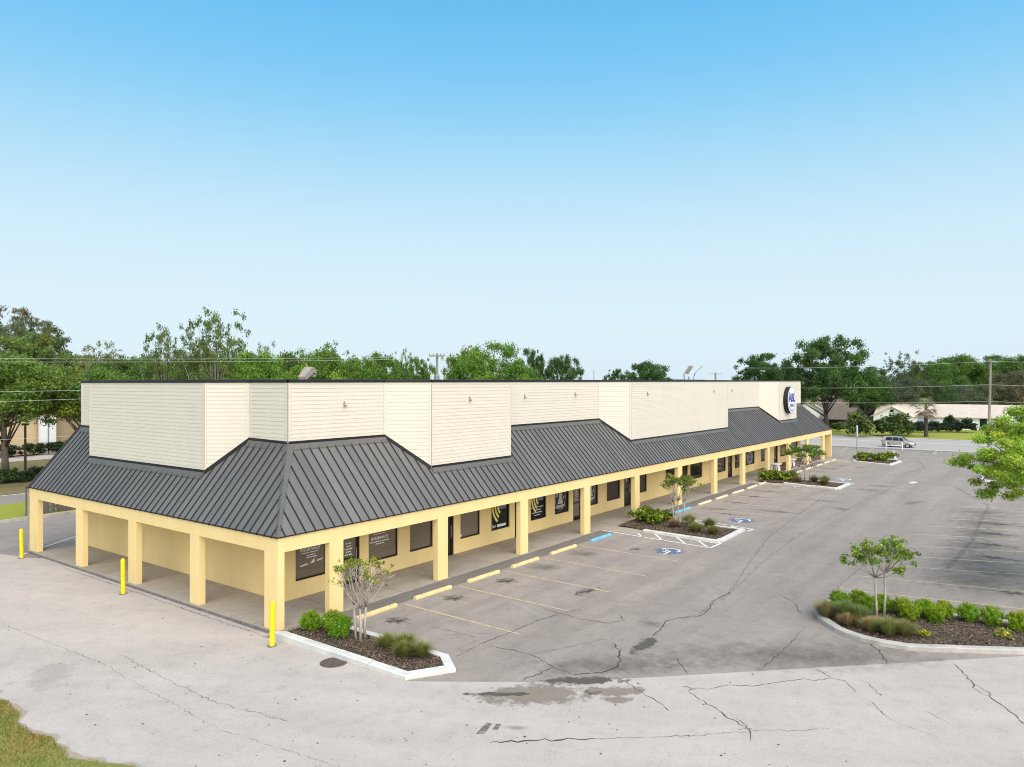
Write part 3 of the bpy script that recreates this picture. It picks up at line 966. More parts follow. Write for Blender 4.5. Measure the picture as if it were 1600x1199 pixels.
# columns
CW = .65
cols = [(0, 0, T, .78)] + [(x - CW, 0, x, T) for x in (2.89, 8.75, 14.8, 20.9, 27.0, 33.5, 40.15, 46.45, 53.0, 59.4, 65.85, 72.3)]
cols += [(XE - T, 0, XE, .75)]
cols += [(0, y, T, y + CW) for y in (4.946, 9.824, 14.843)] + [(0, 19.83, T, YE)]
cols += [(XE - T, y, XE, y + CW) for y in (5, 10, 15, 20)]
for c in cols:
    MB().box((c[0], c[1], -.02), (c[2], c[3], 2.659)).build('column', M['stucco'], bld, bevel=.012)


def decal_text(parent, s, size, x, z, y, mat, w=None, rot=0.0, extr=0.0):
    cu = bpy.data.curves.new('lettering', 'FONT')
    cu.body = s
    cu.size = size
    cu.align_x = 'CENTER'
    cu.align_y = 'CENTER'
    cu.extrude = extr
    cu.resolution_u = 3
    cu.offset = .012 * size
    ob = bpy.data.objects.new('lettering', cu)
    SC.collection.objects.link(ob)
    bpy.context.view_layer.update()
    me = bpy.data.meshes.new_from_object(ob.evaluated_get(bpy.context.evaluated_depsgraph_get()))
    bpy.data.objects.remove(ob)
    me.materials.clear()
    me.materials.append(M[mat])
    o = link('lettering', me, parent)
    o.location = (x, y, z)
    o.rotation_euler = (R(90), rot, 0)
    if w and o.dimensions.x > 0: o.scale = (w / max(v.co.x - u.co.x for v in me.vertices for u in me.vertices[:1]) / 2 if 0 else 1, 1, 1)
    return o


def smallprint(mb, x0, x1, z, h, y, seed):
    """rows of unreadably small print"""
    g = random.Random(seed)
    x = x0
    while x < x1 - .02:
        l = min(g.uniform(.03, .12), x1 - x)
        mb.quad((x, y, z), (x + l, y, z), (x + l, y, z + h), (x, y, z + h))
        x += l + g.uniform(.012, .03)


def arc_band(mb, cx, cz, r0, r1, a0, a1, y, n=14, sx=1.0, sz=1.0):
    for i in range(n):
        t0, t1 = R(a0 + (a1 - a0) * i / n), R(a0 + (a1 - a0) * (i + 1) / n)
        mb.quad((cx + sx * r0 * math.cos(t0), y, cz + sz * r0 * math.sin(t0)), (cx + sx * r1 * math.cos(t0), y, cz + sz * r1 * math.sin(t0)),
                (cx + sx * r1 * math.cos(t1), y, cz + sz * r1 * math.sin(t1)), (cx + sx * r0 * math.cos(t1), y, cz + sz * r0 * math.sin(t1)))


def frame_bars(mb, a, b, z0, z1, t, y0, y1, sill=None):
    mb.box((a, y0, z0), (a + t, y1, z1))
    mb.box((b - t, y0, z0), (b, y1, z1))
    mb.box((a + t, y0, z1 - t), (b - t, y1, z1))
    mb.box((a + t, y0, z0), (b - t, y1, z0 + (sill or t)))


YG = WY + .10
for k, (a, b, kind) in enumerate(WIN):
    fm = MB()
    frame_bars(fm, a, b, SILL, HEAD, .06, WY + .06, WY + .16)
    fr = fm.build('window', M['frame'], bld)
    gm = {'ins': 'blind', 'ins2': 'blind', 'blind': 'blind', 'wave': 'board', 'wave2': 'board', 'oval': 'dark' if 0 else 'glass', 'brown': 'red_print' if k < 10 else 'glass'}.get(kind, 'glass')
    MB().quad((a + .06, YG, SILL + .06), (b - .06, YG, SILL + .06), (b - .06, YG, HEAD - .06), (a + .06, YG, HEAD - .06)).build('pane', M[gm], fr)
    yd = YG - .004
    c = (a + b) / 2
    w = b - a
    if kind == 'ins':
        decal_text(fr, 'INSURANCE', .185, c + .0, 1.81, yd, 'white_print')
        d = MB()
        smallprint(d, a + .36, b - .34, 1.66, .035, yd, 1)
        smallprint(d, a + .62, b - .50, 1.555, .035, yd, 2)
        smallprint(d, a + .60, b - .45, 1.46, .045, yd, 3)
        d.quad((a + .30, yd, 1.17), (a + .66, yd, 1.20), (a + .64, yd, 1.26), (a + .28, yd, 1.215))
        d.add([(a + .76, yd, 1.22), (a + 1.0, yd, 1.24), (a + .98, yd, 1.40)], [(0, 1, 2)])
        d.quad((a + 1.1, yd, 1.26), (a + 1.38, yd, 1.285), (a + 1.42, yd, 1.34), (a + 1.1, yd, 1.30))
        d.build('small_print', M['white_print'], fr)
    if kind == 'ins2':
        decal_text(fr, 'INSURANCE', .185, c - .15, 1.63, yd, 'white_print')
        d = MB()
        smallprint(d, a + .18, b - .48, 1.46, .045, yd, 4)
        smallprint(d, a + .50, b - .80, 1.36, .045, yd, 5)
        smallprint(d, a + .38, b - .70, 1.80, .03, yd, 6)
        d.add([(c - .22, yd, 1.96), (c - .15, yd, 1.86), (c - .09, yd, 1.97)], [(0, 1, 2)])
        d.build('small_print', M['white_print'], fr)
    if kind in ('wave', 'wave2'):
        d = MB()
        for r in (.42, .66, .90):
            arc_band(d, a + 1.12, 1.95, r, r + .135, 178, 238, yd, sx=.92, sz=1.05)
        d.build('yellow_arcs', M['yellow_print'], fr)
        MB().quad((a + .80, yd, 1.70), (b - .20, yd, 1.70), (b - .20, yd, HEAD - .08), (a + .80, yd, HEAD - .08)).build('blue_picture', M['blue_print'], fr)
        d = MB()
        if kind == 'wave':
            decal_text(fr, 'ELA', .2, a + .34, .84, yd, 'white_print')
            g = random.Random(9)
            xx_ = a + .62
            for q in range(9):
                d.quad((xx_, yd, .77), (xx_ + .07, yd, .77), (xx_ + .07, yd, .91), (xx_, yd, .91))
                xx_ += .086
        else:
            smallprint(d, a + .2, b - .2, 1.33, .05, yd, 12)
            smallprint(d, a + .4, b - .4, 1.17, .05, yd, 13)
            smallprint(d, a + .25, b - .3, 1.02, .05, yd, 14)
            smallprint(d, a + .5, b - .5, .88, .04, yd, 15)
        d.build('small_print', M['white_print'], fr)
    if kind == 'oval':
        d = MB()
        arc_band(d, c - .05, 1.62, .64, .68, 0, 360, yd, 32, .85, 1.12)
        d.build('oval_ring', M['grey_print'], fr)
        d = MB()
        d.add([(c - .38, yd, 1.22), (c + .24, yd, 1.22), (c + .12, yd, 1.62), (c + .20, yd, 2.12), (c - .26, yd, 2.12), (c - .18, yd, 1.62)], [(0, 1, 2, 5), (5, 2, 3, 4)])
        d.quad((c - .58, yd, .98), (c + .44, yd, 1.02), (c + .46, yd, 1.17), (c - .56, yd, 1.13))
        arc_band(d, c - .06, 1.06, .16, .22, 180, 360, yd, 10)
        d.quad((c - .5, yd, 1.68), (c - .34, yd, 1.68), (c - .30, yd, 1.95), (c - .46, yd, 1.98))
        d.quad((c + .24, yd, 1.48), (c + .36, yd, 1.50), (c + .40, yd, 1.68), (c + .30, yd, 1.66))
        d.build('pale_figure', M['grey_print'], fr)
    if kind == 'ring':
        d = MB()
        arc_band(d, c + .25, 1.35, .42, .50, 0, 360, yd, 28, 1.35, 1.0)
        arc_band(d, c + .25, 1.35, .62, .66, 150, 390, yd, 28, 1.35, .95)
        d.build('ring_emblem', M['grey_print'], fr)
        MB().quad((c - .6, yd, 1.98), (c + .9, yd, 1.98), (c + .9, yd, 2.12), (c - .6, yd, 2.12)).build('lettering_band', M['red_print'], fr)
    if kind == 'shield':
        d = MB()
        d.add([(c - .55, yd, 1.50), (c - .30, yd, 1.34), (c, yd, 1.16), (c + .30, yd, 1.38), (c + .5, yd, 1.56), (c, yd, 1.28)], [(0, 1, 2, 5), (5, 2, 3, 4)])
        d.quad((c - .1, yd, 1.02), (c + .1, yd, 1.02), (c + .05, yd, 1.16), (c - .05, yd, 1.16))
        d.build('pale_emblem', M['grey_print'], fr)
        MB().quad((a + .25, yd, 1.55), (b - .3, yd, 1.6), (b - .3, yd, 2.1), (a + .25, yd, 2.1)).build('brown_picture', M['red_print'], fr)
    if kind == 'car':
        d = MB()
        arc_band(d, c - .2, 1.2, .28, .34, 20, 160, yd, 12, 1.6, .8)
        d.quad((c - .6, yd, .98), (c + .3, yd, 1.0), (c + .32, yd, 1.05), (c - .6, yd, 1.03))
        d.build('pale_outline', M['grey_print'], fr)
    if kind == 'blind' and k == 3:
        MB().quad((a + .09, yd, .75), (a + .19, yd, .75), (a + .19, yd, .87), (a + .09, yd, .87)).build('sticker', M['white_print'], fr)

for k, (a, b, kind) in enumerate(DOOR):
    fm = MB()
    frame_bars(fm, a, b, 0, DHEAD, .05, WY + .05, WY + .17, .02)
    frame_bars(fm, a + .052, b - .052, .022, DHEAD - .052, .09, WY + .07, WY + .13, .2)
    fm.box((a + .14, WY + .08, 1.02), (b - .14, WY + .125, 1.08))
    dr = fm.build('door', M['frame'], bld)
    MB().quad((a + .14, YG, .2), (b - .14, YG, .2), (b - .14, YG, DHEAD - .14), (a + .14, YG, DHEAD - .14)).build('pane', M['blind' if kind in ('ins', 'emblem') else 'glass'], dr)
    MB().tube([(b - .17, WY + .03, .85), (b - .17, WY + .03, 1.45)], .018, 6).build('handle', M['chrome'], dr)
    yd = YG - .004
    c = (a + b) / 2
    if kind == 'ins':
        d = MB()
        for q, (x0, x1) in enumerate(((.36, .66), (.40, .64), (.30, .72), (.36, .64), (.3, .7))):
            smallprint(d, a + x0, a + x1, 1.66 - q * .12, .05, yd, 30 + q)
        smallprint(d, a + .2, b - .25, 1.88, .03, yd, 36)
        d.build('small_print', M['white_print'], dr)
    if kind == 'stack':
        for q, ch in enumerate('AOVLS'):
            decal_text(dr, ch, .26, c + .08, 2.0 - q * .19, yd, 'white_print', rot=0)
    if kind == 'emblem':
        d = MB()
        d.quad((c - .12, yd, 1.62), (c + .12, yd, 1.62), (c + .06, yd, 1.92), (c - .06, yd, 1.92))
        d.quad((c - .16, yd, 1.50), (c + .16, yd, 1.52), (c + .16, yd, 1.57), (c - .16, yd, 1.55))
        smallprint(d, c - .2, c + .2, 1.38, .05, yd, 41)
        smallprint(d, c - .16, c + .16, 1.22, .05, yd, 42)
        d.build('pale_emblem', M['grey_print'], dr)
    if k in (4, 7):
        MB().quad((c - .06, yd, 1.72), (c + .06, yd, 1.72), (c + .06, yd, 1.98), (c - .06, yd, 1.98)).build('notice', M['white_print'], dr)

# metal roof: one object per pan, standing seam on its left edge
roof = MB()
roof.box((.02, .02, ZE - .02), (XE - .02, .22, ZE - .004))
roof.box((.02, .22, ZE - .02), (.22, YE, ZE - .004))
# far end slope and undersheet
roof.quad((XE + .05, -.05, ZE), (XE + .05, YE, ZE), (72.6, YE, ZTF), (72.6, 2.75, ZTF))
roof = roof.build('roof', M['metal_roof'], bld)


def path_y(x):
    for (xa, ya), (xb, yb) in zip(PATH[5:], PATH[6:]):
        if xa <= x <= xb: return ya + (yb - ya) * (x - xa) / (xb - xa)
    return DY


def path_x(y):
    L = PATH[:6][::-1]
    for (xa, ya), (xb, yb) in zip(L, L[1:]):
        if ya <= y <= yb: return xa + (xb - xa) * (y - ya) / (yb - ya)
    return DX


OV = .05
nF = Vector((0, -SF, 1)).normalized()
nL = Vector((-SLX, 0, 1)).normalized()
gp = random.Random(4)


def pan(pts, seam_a, seam_b, nrm, side):
    mb = MB()
    off = nrm * gp.uniform(0, .003)
    mb.poly([Vector(p) + off for p in pts])
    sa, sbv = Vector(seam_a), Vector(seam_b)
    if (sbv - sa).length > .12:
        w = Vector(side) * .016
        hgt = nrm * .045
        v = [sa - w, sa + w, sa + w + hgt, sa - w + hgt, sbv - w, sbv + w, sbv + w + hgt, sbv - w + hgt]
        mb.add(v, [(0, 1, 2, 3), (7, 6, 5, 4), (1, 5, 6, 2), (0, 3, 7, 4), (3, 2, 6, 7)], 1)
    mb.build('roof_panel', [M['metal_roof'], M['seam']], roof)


PITCH = .432
brk = sorted([p[0] for p in PATH[5:]] + [0.28 + PITCH * i for i in range(0, 174)] + [XE])
seams = [0.28 + PITCH * i for i in range(0, 174)]
xs = [-OV] + seams + [XE + OV]


def top_y(x):
    y = path_y(x) + .06
    if x < DX: y = min(y, max(0, x) * DY / DX)
    if x > 72.6: y = min(y, (XE - x) * DY / 2.8)
    return max(y, -OV)


def fz(y): return ZE + SF * y


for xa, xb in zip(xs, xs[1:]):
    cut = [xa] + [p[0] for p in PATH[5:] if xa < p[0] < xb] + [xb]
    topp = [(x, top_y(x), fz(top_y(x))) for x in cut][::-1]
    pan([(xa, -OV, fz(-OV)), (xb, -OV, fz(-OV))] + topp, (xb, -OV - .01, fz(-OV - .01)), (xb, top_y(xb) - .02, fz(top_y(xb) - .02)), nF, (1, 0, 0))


def top_x(y):
    x = path_x(y) + .06
    if y < DY: x = min(x, max(0, y) * DX / DY)
    return max(x, -OV)


def lz(x): return ZE + SLX * x


ysm = [0.30 + PITCH * i for i in range(0, 48)]
ysm = [y for y in ysm if y < YE - .1]
yl = [-OV] + ysm + [YE + .03]
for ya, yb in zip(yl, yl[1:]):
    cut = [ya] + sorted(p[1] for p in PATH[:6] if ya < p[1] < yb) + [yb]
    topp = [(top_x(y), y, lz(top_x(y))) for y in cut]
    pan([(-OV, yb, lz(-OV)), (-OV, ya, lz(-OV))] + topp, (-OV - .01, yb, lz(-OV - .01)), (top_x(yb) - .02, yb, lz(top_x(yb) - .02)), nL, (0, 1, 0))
# hip caps
for (p0, p1, n1, n2, s1, s2) in (((-OV - .01, -OV - .01, ZE - .05), (DX, DY, ZTF + .04), nF, nL, Vector((1, 0, 0)), Vector((0, 1, 0))),
                                 ((XE + OV, -OV, ZE - .05), (72.6, DY, ZTF + .04), nF, Vector((1.03, 0, 1)).normalized(), Vector((-1, 0, 0)), Vector((0, 1, 0)))):
    p0, p1 = Vector(p0), Vector(p1)
    mb = MB()
    u1 = s1 * .30
    u2 = s2 * .30
    lift = Vector((0, 0, .05))
    mb.quad(p0 + lift, p0 + u1 * .3 + lift * .6, p1 + u1 + lift * .6 + Vector((0, 0, 0)), p1 + lift)
    mb.quad(p0 + lift, p1 + lift, p1 + u2 + lift * .6, p0 + u2 * .3 + lift * .6)
    if p0.x < 1: mb.build('hip_cap', M['flash'], roof)
# gable end board on the left end of the roof
MB().add([(-OV - .02, YE + .03, lz(-OV) - .10), (DX, YE + .03, lz(DX) - .10), (DX, YE + .03, lz(DX) + .05), (-OV - .02, YE + .03, lz(-OV) + .05),
          (-OV - .02, YE + .09, lz(-OV) - .10), (DX, YE + .09, lz(DX) - .10), (DX, YE + .09, lz(DX) + .05), (-OV - .02, YE + .09, lz(-OV) + .05)],
         [(0, 1, 2, 3), (5, 4, 7, 6), (3, 2, 6, 7), (0, 3, 7, 4)]).build('rake_trim', M['flash'], roof)
MB().box((-.07, -.07, ZE - .045), (XE + .07, -.03, ZE - .012)).box((-.07, -.03, ZE - .045), (-.03, YE, ZE - .012)).build('eave_trim', M['black'], roof)
MB().box((-.05, YE + .02, -.14), (.05, YE + .12, ZE - .1)).build('downspout', M['floodlight'], bld)

# parapet: backing, boards, corner trims, base flashing, black coping
par = MB()
ring = PATH + [(72.5, 20.5)]
inner = []
n = len(ring)
for i in range(n):
    a = Vector(ring[i - 1]) if i else Vector(ring[-1])
    p = Vector(ring[i])
    b = Vector(ring[(i + 1) % n])
    d1, d2 = (p - a).normalized(), (b - p).normalized()
    n1, n2 = Vector((-d1.y, d1.x)), Vector((-d2.y, d2.x))
    m = (n1 + n2)
    m = m / max(.25, m.dot(n1) if m.dot(n1) else 1)
    inner.append((p + m * .16))
for i in range(n):
    j = (i + 1) % n
    a, b, c, d = ring[i], ring[j], inner[j], inner[i]
    par.quad((*a, 4.3), (*b, 4.3), (*b, ztop(b[0])), (*a, ztop(a[0])))
    par.quad((*d, 7.5), (*d, ztop(a[0])), (*c, ztop(b[0])), (*c, 7.5))
par = par.build('parapet', M['trim'], bld)
BH = .163
hidden = {(2.4, 18.4), (15.08, 1.33), (45.88, 1.33), (65.96, 1.33)}
for (p, q) in zip(PATH, PATH[1:]):
    P0, P1 = Vector((*p, 0)), Vector((*q, 0))
    d = (P1 - P0).normalized()
    nn = Vector((d.y, -d.x, 0))
    zlow = min(roof_z(*p), roof_z(*q)) - .02
    k = 0
    z = 8.47
    hid = MB()
    while z > zlow:
        z0 = z - BH
        e0, e1 = P0 + d * .035, P1 - d * .035
        f = nn * .016
        t_ = nn * .004
        Z0, Z1 = Vector((0, 0, z0)), Vector((0, 0, z))
        vs = [e0 + f + Z0, e1 + f + Z0, e1 + t_ + Z1, e0 + t_ + Z1, e0 + Z0, e1 + Z0, e1 + Z1, e0 + Z1]
        fs = [(0, 1, 2, 3), (4, 5, 1, 0), (0, 3, 7, 4), (1, 5, 6, 2)]
        if p in hidden: hid.add(vs, fs)
        else: MB().add(vs, fs).build('siding_board', M['siding'], par)
        z = z0
    if hid.v: tag(hid.build('siding', M['siding'], par), kind='stuff')
for i, p in enumerate(PATH):
    z0 = roof_z(*p) - .05
    a, b = Vector(PATH[max(0, i - 1)]), Vector(PATH[min(len(PATH) - 1, i + 1)])
    d1 = (Vector(p) - a).normalized() if i else None
    d2 = (b - Vector(p)).normalized() if i < len(PATH) - 1 else None
    mb = MB()
    for s, dd in ((-1, d1), (1, d2)):
        if dd is None: continue
        nn = Vector((dd.y, -dd.x)) * .034
        e0 = Vector(p)
        e1 = Vector(p) + dd * s * .085
        mb.quad((*(e0 + nn), z0), (*(e1 + nn), z0), (*(e1 + nn), 8.5), (*(e0 + nn), 8.5))
        mb.quad((*(e1 + nn), z0), (*e1, z0), (*e1, 8.5), (*(e1 + nn), 8.5))
    mb.build('corner_trim', M['trim'], par)
fl = MB()
ap = MB()
cp = MB()
fz_ = MB()
for i, (p, q) in enumerate(zip(PATH, PATH[1:])):
    P0, P1 = Vector((*p, 0)), Vector((*q, 0))
    d = (P1 - P0).normalized()
    nn = Vector((d.y, -d.x, 0))
    za, zb_ = roof_z(*p), roof_z(*q)
    hh = .15
    f = nn * .045
    fl.quad(P0 + f + Vector((0, 0, za - .06)), P1 + f + Vector((0, 0, zb_ - .06)), P1 + f + Vector((0, 0, zb_ + hh)), P0 + f + Vector((0, 0, za + hh)))
    fl.quad(P0 + f + Vector((0, 0, za + hh)), P1 + f + Vector((0, 0, zb_ + hh)), P1 + Vector((0, 0, zb_ + hh)), P0 + Vector((0, 0, za + hh)))
    # apron lying on the pans
    w = .20
    if abs(d.x) > .99 or abs(d.y) > .99:
        lx = nn * w
        sl_ = SF if abs(d.x) > .99 else SLX
        ap.quad(P0 + nn * .04 + Vector((0, 0, za + .05)), P0 + lx + Vector((0, 0, za - sl_ * w + .054)), P1 + lx + Vector((0, 0, zb_ - sl_ * w + .054)), P1 + nn * .04 + Vector((0, 0, zb_ + .05)))
        ap.quad(P0 + lx + Vector((0, 0, za - sl_ * w + .054)), P0 + lx + Vector((0, 0, za - sl_ * w + .0)), P1 + lx + Vector((0, 0, zb_ - sl_ * w + .0)), P1 + lx + Vector((0, 0, zb_ - sl_ * w + .054)))
    za, zb_ = ztop(p[0]), ztop(q[0])
    o_ = nn * .05
    i_ = -nn * .2
    for a_, b_ in (((o_, 0), (o_, .115)), ((o_, .115), (i_, .125)), ((i_, .125), (i_, -.02))):
        cp.quad(P0 + a_[0] + Vector((0, 0, za + a_[1])), P1 + a_[0] + Vector((0, 0, zb_ + a_[1])), P1 + b_[0] + Vector((0, 0, zb_ + b_[1])), P0 + b_[0] + Vector((0, 0, za + b_[1])))
    cp.quad(P0 + Vector((0, 0, za)), P1 + Vector((0, 0, zb_)), P1 + o_ + Vector((0, 0, zb_)), P0 + o_ + Vector((0, 0, za)))
    fz_.quad(P0 + nn * .012 + Vector((0, 0, 8.46)), P1 + nn * .012 + Vector((0, 0, 8.46)), P1 + nn * .012 + Vector((0, 0, zb_)), P0 + nn * .012 + Vector((0, 0, za)))
fl.build('base_flashing', M['black'], par)
ap.build('apron_flashing', M['flash'], par)
cp.build('coping', M['black'], par)
fz_.build('frieze_board', M['trim'], par)
for x, y, z in ((5.2, 2.7, 7.65), (11.76, 1.33, 7.78), (18.19, 2.7, 7.8), (23.54, 2.7, 7.85), (30.71, 1.33, 7.82), (42.73, 1.33, 7.9), (50.51, 2.7, 7.89)):
    MB().box((-.035, -.14, -.10), (.035, -.02, -.04)).box((-.02, -.07, -.04), (.02, -.02, .10)).box((.02, -.12, -.11), (.10, -.03, -.07)).build('wall_bracket', M['floodlight'], bld, (x, y, z))

# round sign
sg = empty('shop_sign', (62.7, 1.28, 6.8), 0, 'round blue and white shop sign with black rim on the far parapet', 'sign')


def disc(mb, r, y0, y1, n=48, m=0, r_in=None):
    vs, fs = [], []
    for y in (y0, y1):
        for i in range(n):
            t = 2 * math.pi * i / n
            vs.append((r * math.cos(t), y, r * math.sin(t)))
    fs = [(i, (i + 1) % n, n + (i + 1) % n, n + i) for i in range(n)] + [tuple(range(n)), tuple(range(2 * n - 1, n - 1, -1))]
    mb.add(vs, fs, m)


mb = MB()
disc(mb, 1.38, 0, -.42)
mb.build('rim', M['black'], sg)
mb = MB()
disc(mb, 1.33, -.40, -.435)
mb.build('face', M['sign_face'], sg)
mb = MB()
arc_band(mb, 0, 0, 1.06, 1.16, 130, 410, -.440, 40)
mb.build('blue_ring', M['sign_blue'], sg)
decal_text(sg, 'ABL', 1.22, 0, .2, -.446, 'sign_blue', extr=.02)
decal_text(sg, 'PIZZA', .42, .02, -.55, -.446, 'frame', extr=.01)

# roof floodlights
fl = empty('floodlight', (4.3, 3.9, 7.8), R(20), 'weathered shoebox floodlight on the roof above the near corner', 'floodlight')
MB().tube([(0, 0, 0), (0, 0, 1.0)], .04, 8).build('post', M['black'], fl)
b1 = MB().add([(-.52, -.16, .84), (-.52, .16, .84), (-.60, .16, 1.0), (-.60, -.16, 1.0), (.02, -.2, 1.18), (.02, .2, 1.18), (-.08, .2, 1.42), (-.08, -.2, 1.42), (.32, -.17, 1.12), (.32, .17, 1.12), (.16, .17, 1.40), (.16, -.17, 1.40)],
              [(0, 3, 2, 1), (0, 4, 7, 3), (1, 2, 6, 5), (3, 7, 6, 2), (0, 1, 5, 4), (4, 8, 11, 7), (5, 6, 10, 9), (7, 11, 10, 6), (4, 5, 9, 8), (8, 9, 10, 11)])
b1.build('housing', M['floodlight'], fl, (.1, 0, -.02))
MB().box((.16, -.14, .98), (.44, .14, 1.10)).build('lens_hood', M['floodlight'], fl, bevel=.03)
MB().tube([(-.42, 0, .90), (-.82, 0, .78)], .016, 6).build('conduit', M['floodlight'], fl)
fl2 = empty('floodlight', (43.7, 3.9, 7.8), YAW - R(90), 'pair of tilted grey floodlights on a short post on the roof', 'floodlight')
MB().tube([(0, 0, 0), (0, 0, 1.28)], .06, 8).tube([(-.42, 0, 1.5), (-.35, 0, 1.0), (0, 0, .95), (.36, 0, 1.0), (.50, 0, 1.5)], .05, 6).build('post', M['steel'], fl2)
MB().add([(-.35, -.15, 1.5), (.0, .10, 1.5), (.42, .10, 2.15), (.08, -.15, 2.15), (-.42, -.05, 1.58), (-.08, .18, 1.58), (.34, .18, 2.23), (.0, -.05, 2.23)],
         [(0, 1, 2, 3), (7, 6, 5, 4), (0, 4, 5, 1), (1, 5, 6, 2), (2, 6, 7, 3), (3, 7, 4, 0)]).build('lamp_head', M['floodlight'], fl2)
MB().add([(.48, -.2, 1.5), (.52, .2, 1.46), (1.22, .2, 2.14), (1.18, -.2, 2.18), (.44, -.2, 1.56), (.48, .2, 1.52), (1.18, .2, 2.20), (1.14, -.2, 2.24)],
         [(0, 1, 2, 3), (7, 6, 5, 4), (0, 4, 5, 1), (1, 5, 6, 2), (2, 6, 7, 3), (3, 7, 4, 0)]).build('lamp_head', M['steel'], fl2)

# ------------------------------------------------------------------ covered walkway slabs
wk = MB()
wk.box((-.10, -.05, -.3), (XE + .1, WY, -.030))
wk.box((-.10, WY, -.3), (WX, YE + .1, -.030))
wk.box((72.6, WY, -.3), (XE + .1, YE + .1, -.030))
walk = tag(wk.build('walkway', M['slab_edge']), kind='structure')
x = -.10
i = 0
while x < XE:
    x1 = min(x + 3.03, XE + .1)
    MB().box((x + .02, -.05, -.03), (x1 - .02, 1.335, 0)).build('concrete_slab', M['slab_red' if x > 54.5 else 'slab'], walk)
    MB().box((x + .02, 1.365, -.03), (x1 - .02, WY, 0)).build('concrete_slab', M['slab_red' if x > 54.5 else 'slab'], walk)
    if x > 54.5: MB().box((x + .008, -.07, -.03), (x1 - .008, .28, .004)).build('slab_edge', M['slab'], walk)
    x = x1
y = WY + .012
while y < YE:
    y1 = min(y + 2.49, YE + .1)
    MB().box((-.10, y, -.03), (WX, y1 - .04, 0)).build('concrete_slab', M['slab'], walk)
    y = y1
for (x0, y0, x1, y1) in ((22.15, -.06, 23.42, -2.2), (47.6, -.06, 48.4, -2.6), (69.4, -.06, 72.9, -3.2)):
    MB().add([(x0, y0, 0), (x0, y1, ZA + .005), (x1, y1, ZA + .06), (x1, y0, 0), (x0, y0, -.2), (x0, y1, -.2), (x1, y1, -.2), (x1, y0, -.2)],
             [(0, 1, 2, 3), (1, 0, 4, 5), (2, 1, 5, 6), (3, 2, 6, 7)]).build('ramp', M['slab'], walk)


# ------------------------------------------------------------------ planters
def offset(pts, d):
    n = len(pts)
    area = sum(pts[i][0] * pts[(i + 1) % n][1] - pts[(i + 1) % n][0] * pts[i][1] for i in range(n))
    s = 1 if area > 0 else -1
    res = []
    for i in range(n):
        a, p, b = Vector(pts[i - 1]), Vector(pts[i]), Vector(pts[(i + 1) % n])
        d1, d2 = (p - a).normalized(), (b - p).normalized()
        n1, n2 = Vector((-d1.y, d1.x)) * s, Vector((-d2.y, d2.x)) * s
        m = n1 + n2
        m = m / max(.5, m.dot(n1))
        res.append(p + m * d)
    return res


def planter(name, pts, label, skip=(), w=.24, top=.12, mat='kerb', zlow=-.25, seg=1.6, chips=2500, bed_z=.06, seed=1):
    """kerbed bed: pts outer outline, skip = indices of sides without a kerb"""
    P0 = Vector((sum(p[0] for p in pts) / len(pts), sum(p[1] for p in pts) / len(pts), 0))
    t = empty(name, P0, 0, label, 'planter')
    loc = [(p[0] - P0.x, p[1] - P0.y) for p in pts]
    inn = offset(loc, w)
    n = len(loc)
    for i in range(n):
        if i in skip: continue
        a, b = Vector(loc[i]), Vector(loc[(i + 1) % n])
        c, d = Vector(inn[(i + 1) % n]), Vector(inn[i])
        k = max(1, round((b - a).length / seg))
        for q in range(k):
            f0, f1 = q / k, (q + 1) / k
            gp_ = .006 / max(.1, (b - a).length)
            f0 += gp_ if q else 0
            f1 -= gp_ if q < k - 1 else 0
            o0, o1 = a + (b - a) * f0, a + (b - a) * f1
            i0, i1 = d + (c - d) * f0, d + (c - d) * f1
            ch = .025
            u = ((d - a) * .12, (c - b) * .12)
            tz = top + rnd.uniform(-.006, .006)
            mb = MB()
            vs = [(*o0, zlow), (*o1, zlow), (*o1, tz - ch), (*o0, tz - ch), (*(o0 + u[0]), tz), (*(o1 + u[1]), tz), (*i1, tz), (*i0, tz), (*i1, zlow), (*i0, zlow)]
            mb.add(vs, [(0, 1, 2, 3), (3, 2, 5, 4), (4, 5, 6, 7), (7, 6, 8, 9), (0, 3, 4, 7, 9), (1, 8, 6, 5, 2)])
            mb.build('kerb_segment', M[mat], t)
    bed = offset(loc, w * .8)
    ctr = (sum(p.x for p in bed) / n, sum(p.y for p in bed) / n)
    mb = MB()
    vs = [(ctr[0], ctr[1], bed_z + .07)] + [(p.x, p.y, bed_z) for p in bed]
    mb.add(vs, [(0, i + 1, (i + 1) % n + 1) for i in range(n)])
    mb.build('mulch_bed', M['mulch'], t)
    g = np.random.default_rng(seed)
    tri = np.array([[ctr, tuple(bed[i]), tuple(bed[(i + 1) % n])] for i in range(n)])
    ar = np.abs((tri[:, 1, 0] - tri[:, 0, 0]) * (tri[:, 2, 1] - tri[:, 0, 1]) - (tri[:, 2, 0] - tri[:, 0, 0]) * (tri[:, 1, 1] - tri[:, 0, 1]))
    pick = g.choice(n, chips, p=ar / ar.sum())
    r1 = np.sqrt(g.random(chips))
    r2 = g.random(chips)
    A, B, C_ = tri[pick, 0], tri[pick, 1], tri[pick, 2]
    xy = A * (1 - r1)[:, None] + B * (r1 * (1 - r2))[:, None] + C_ * (r1 * r2)[:, None]
    zz = bed_z + .07 * (1 - r1) + .012 + .012 * g.random(chips)
    lum = .5 + 1.1 * g.random((chips, 1)) ** 1.6
    tint = lum * np.array([[1, .86, .74]]) * (1 + .15 * g.normal(size=(chips, 3)))
    me = leaf_mesh('mulch_chips', np.concatenate([xy, zz[:, None]], 1), .022 + .03 * g.random(chips), np.clip(tint, .1, 3), seed, 2.2, None, 'chip', 2.6)
    o = link('mulch_chips', me, t)
    o.color = (.15, .125, .105, 1)
    o['kind'] = 'stuff'
    return t


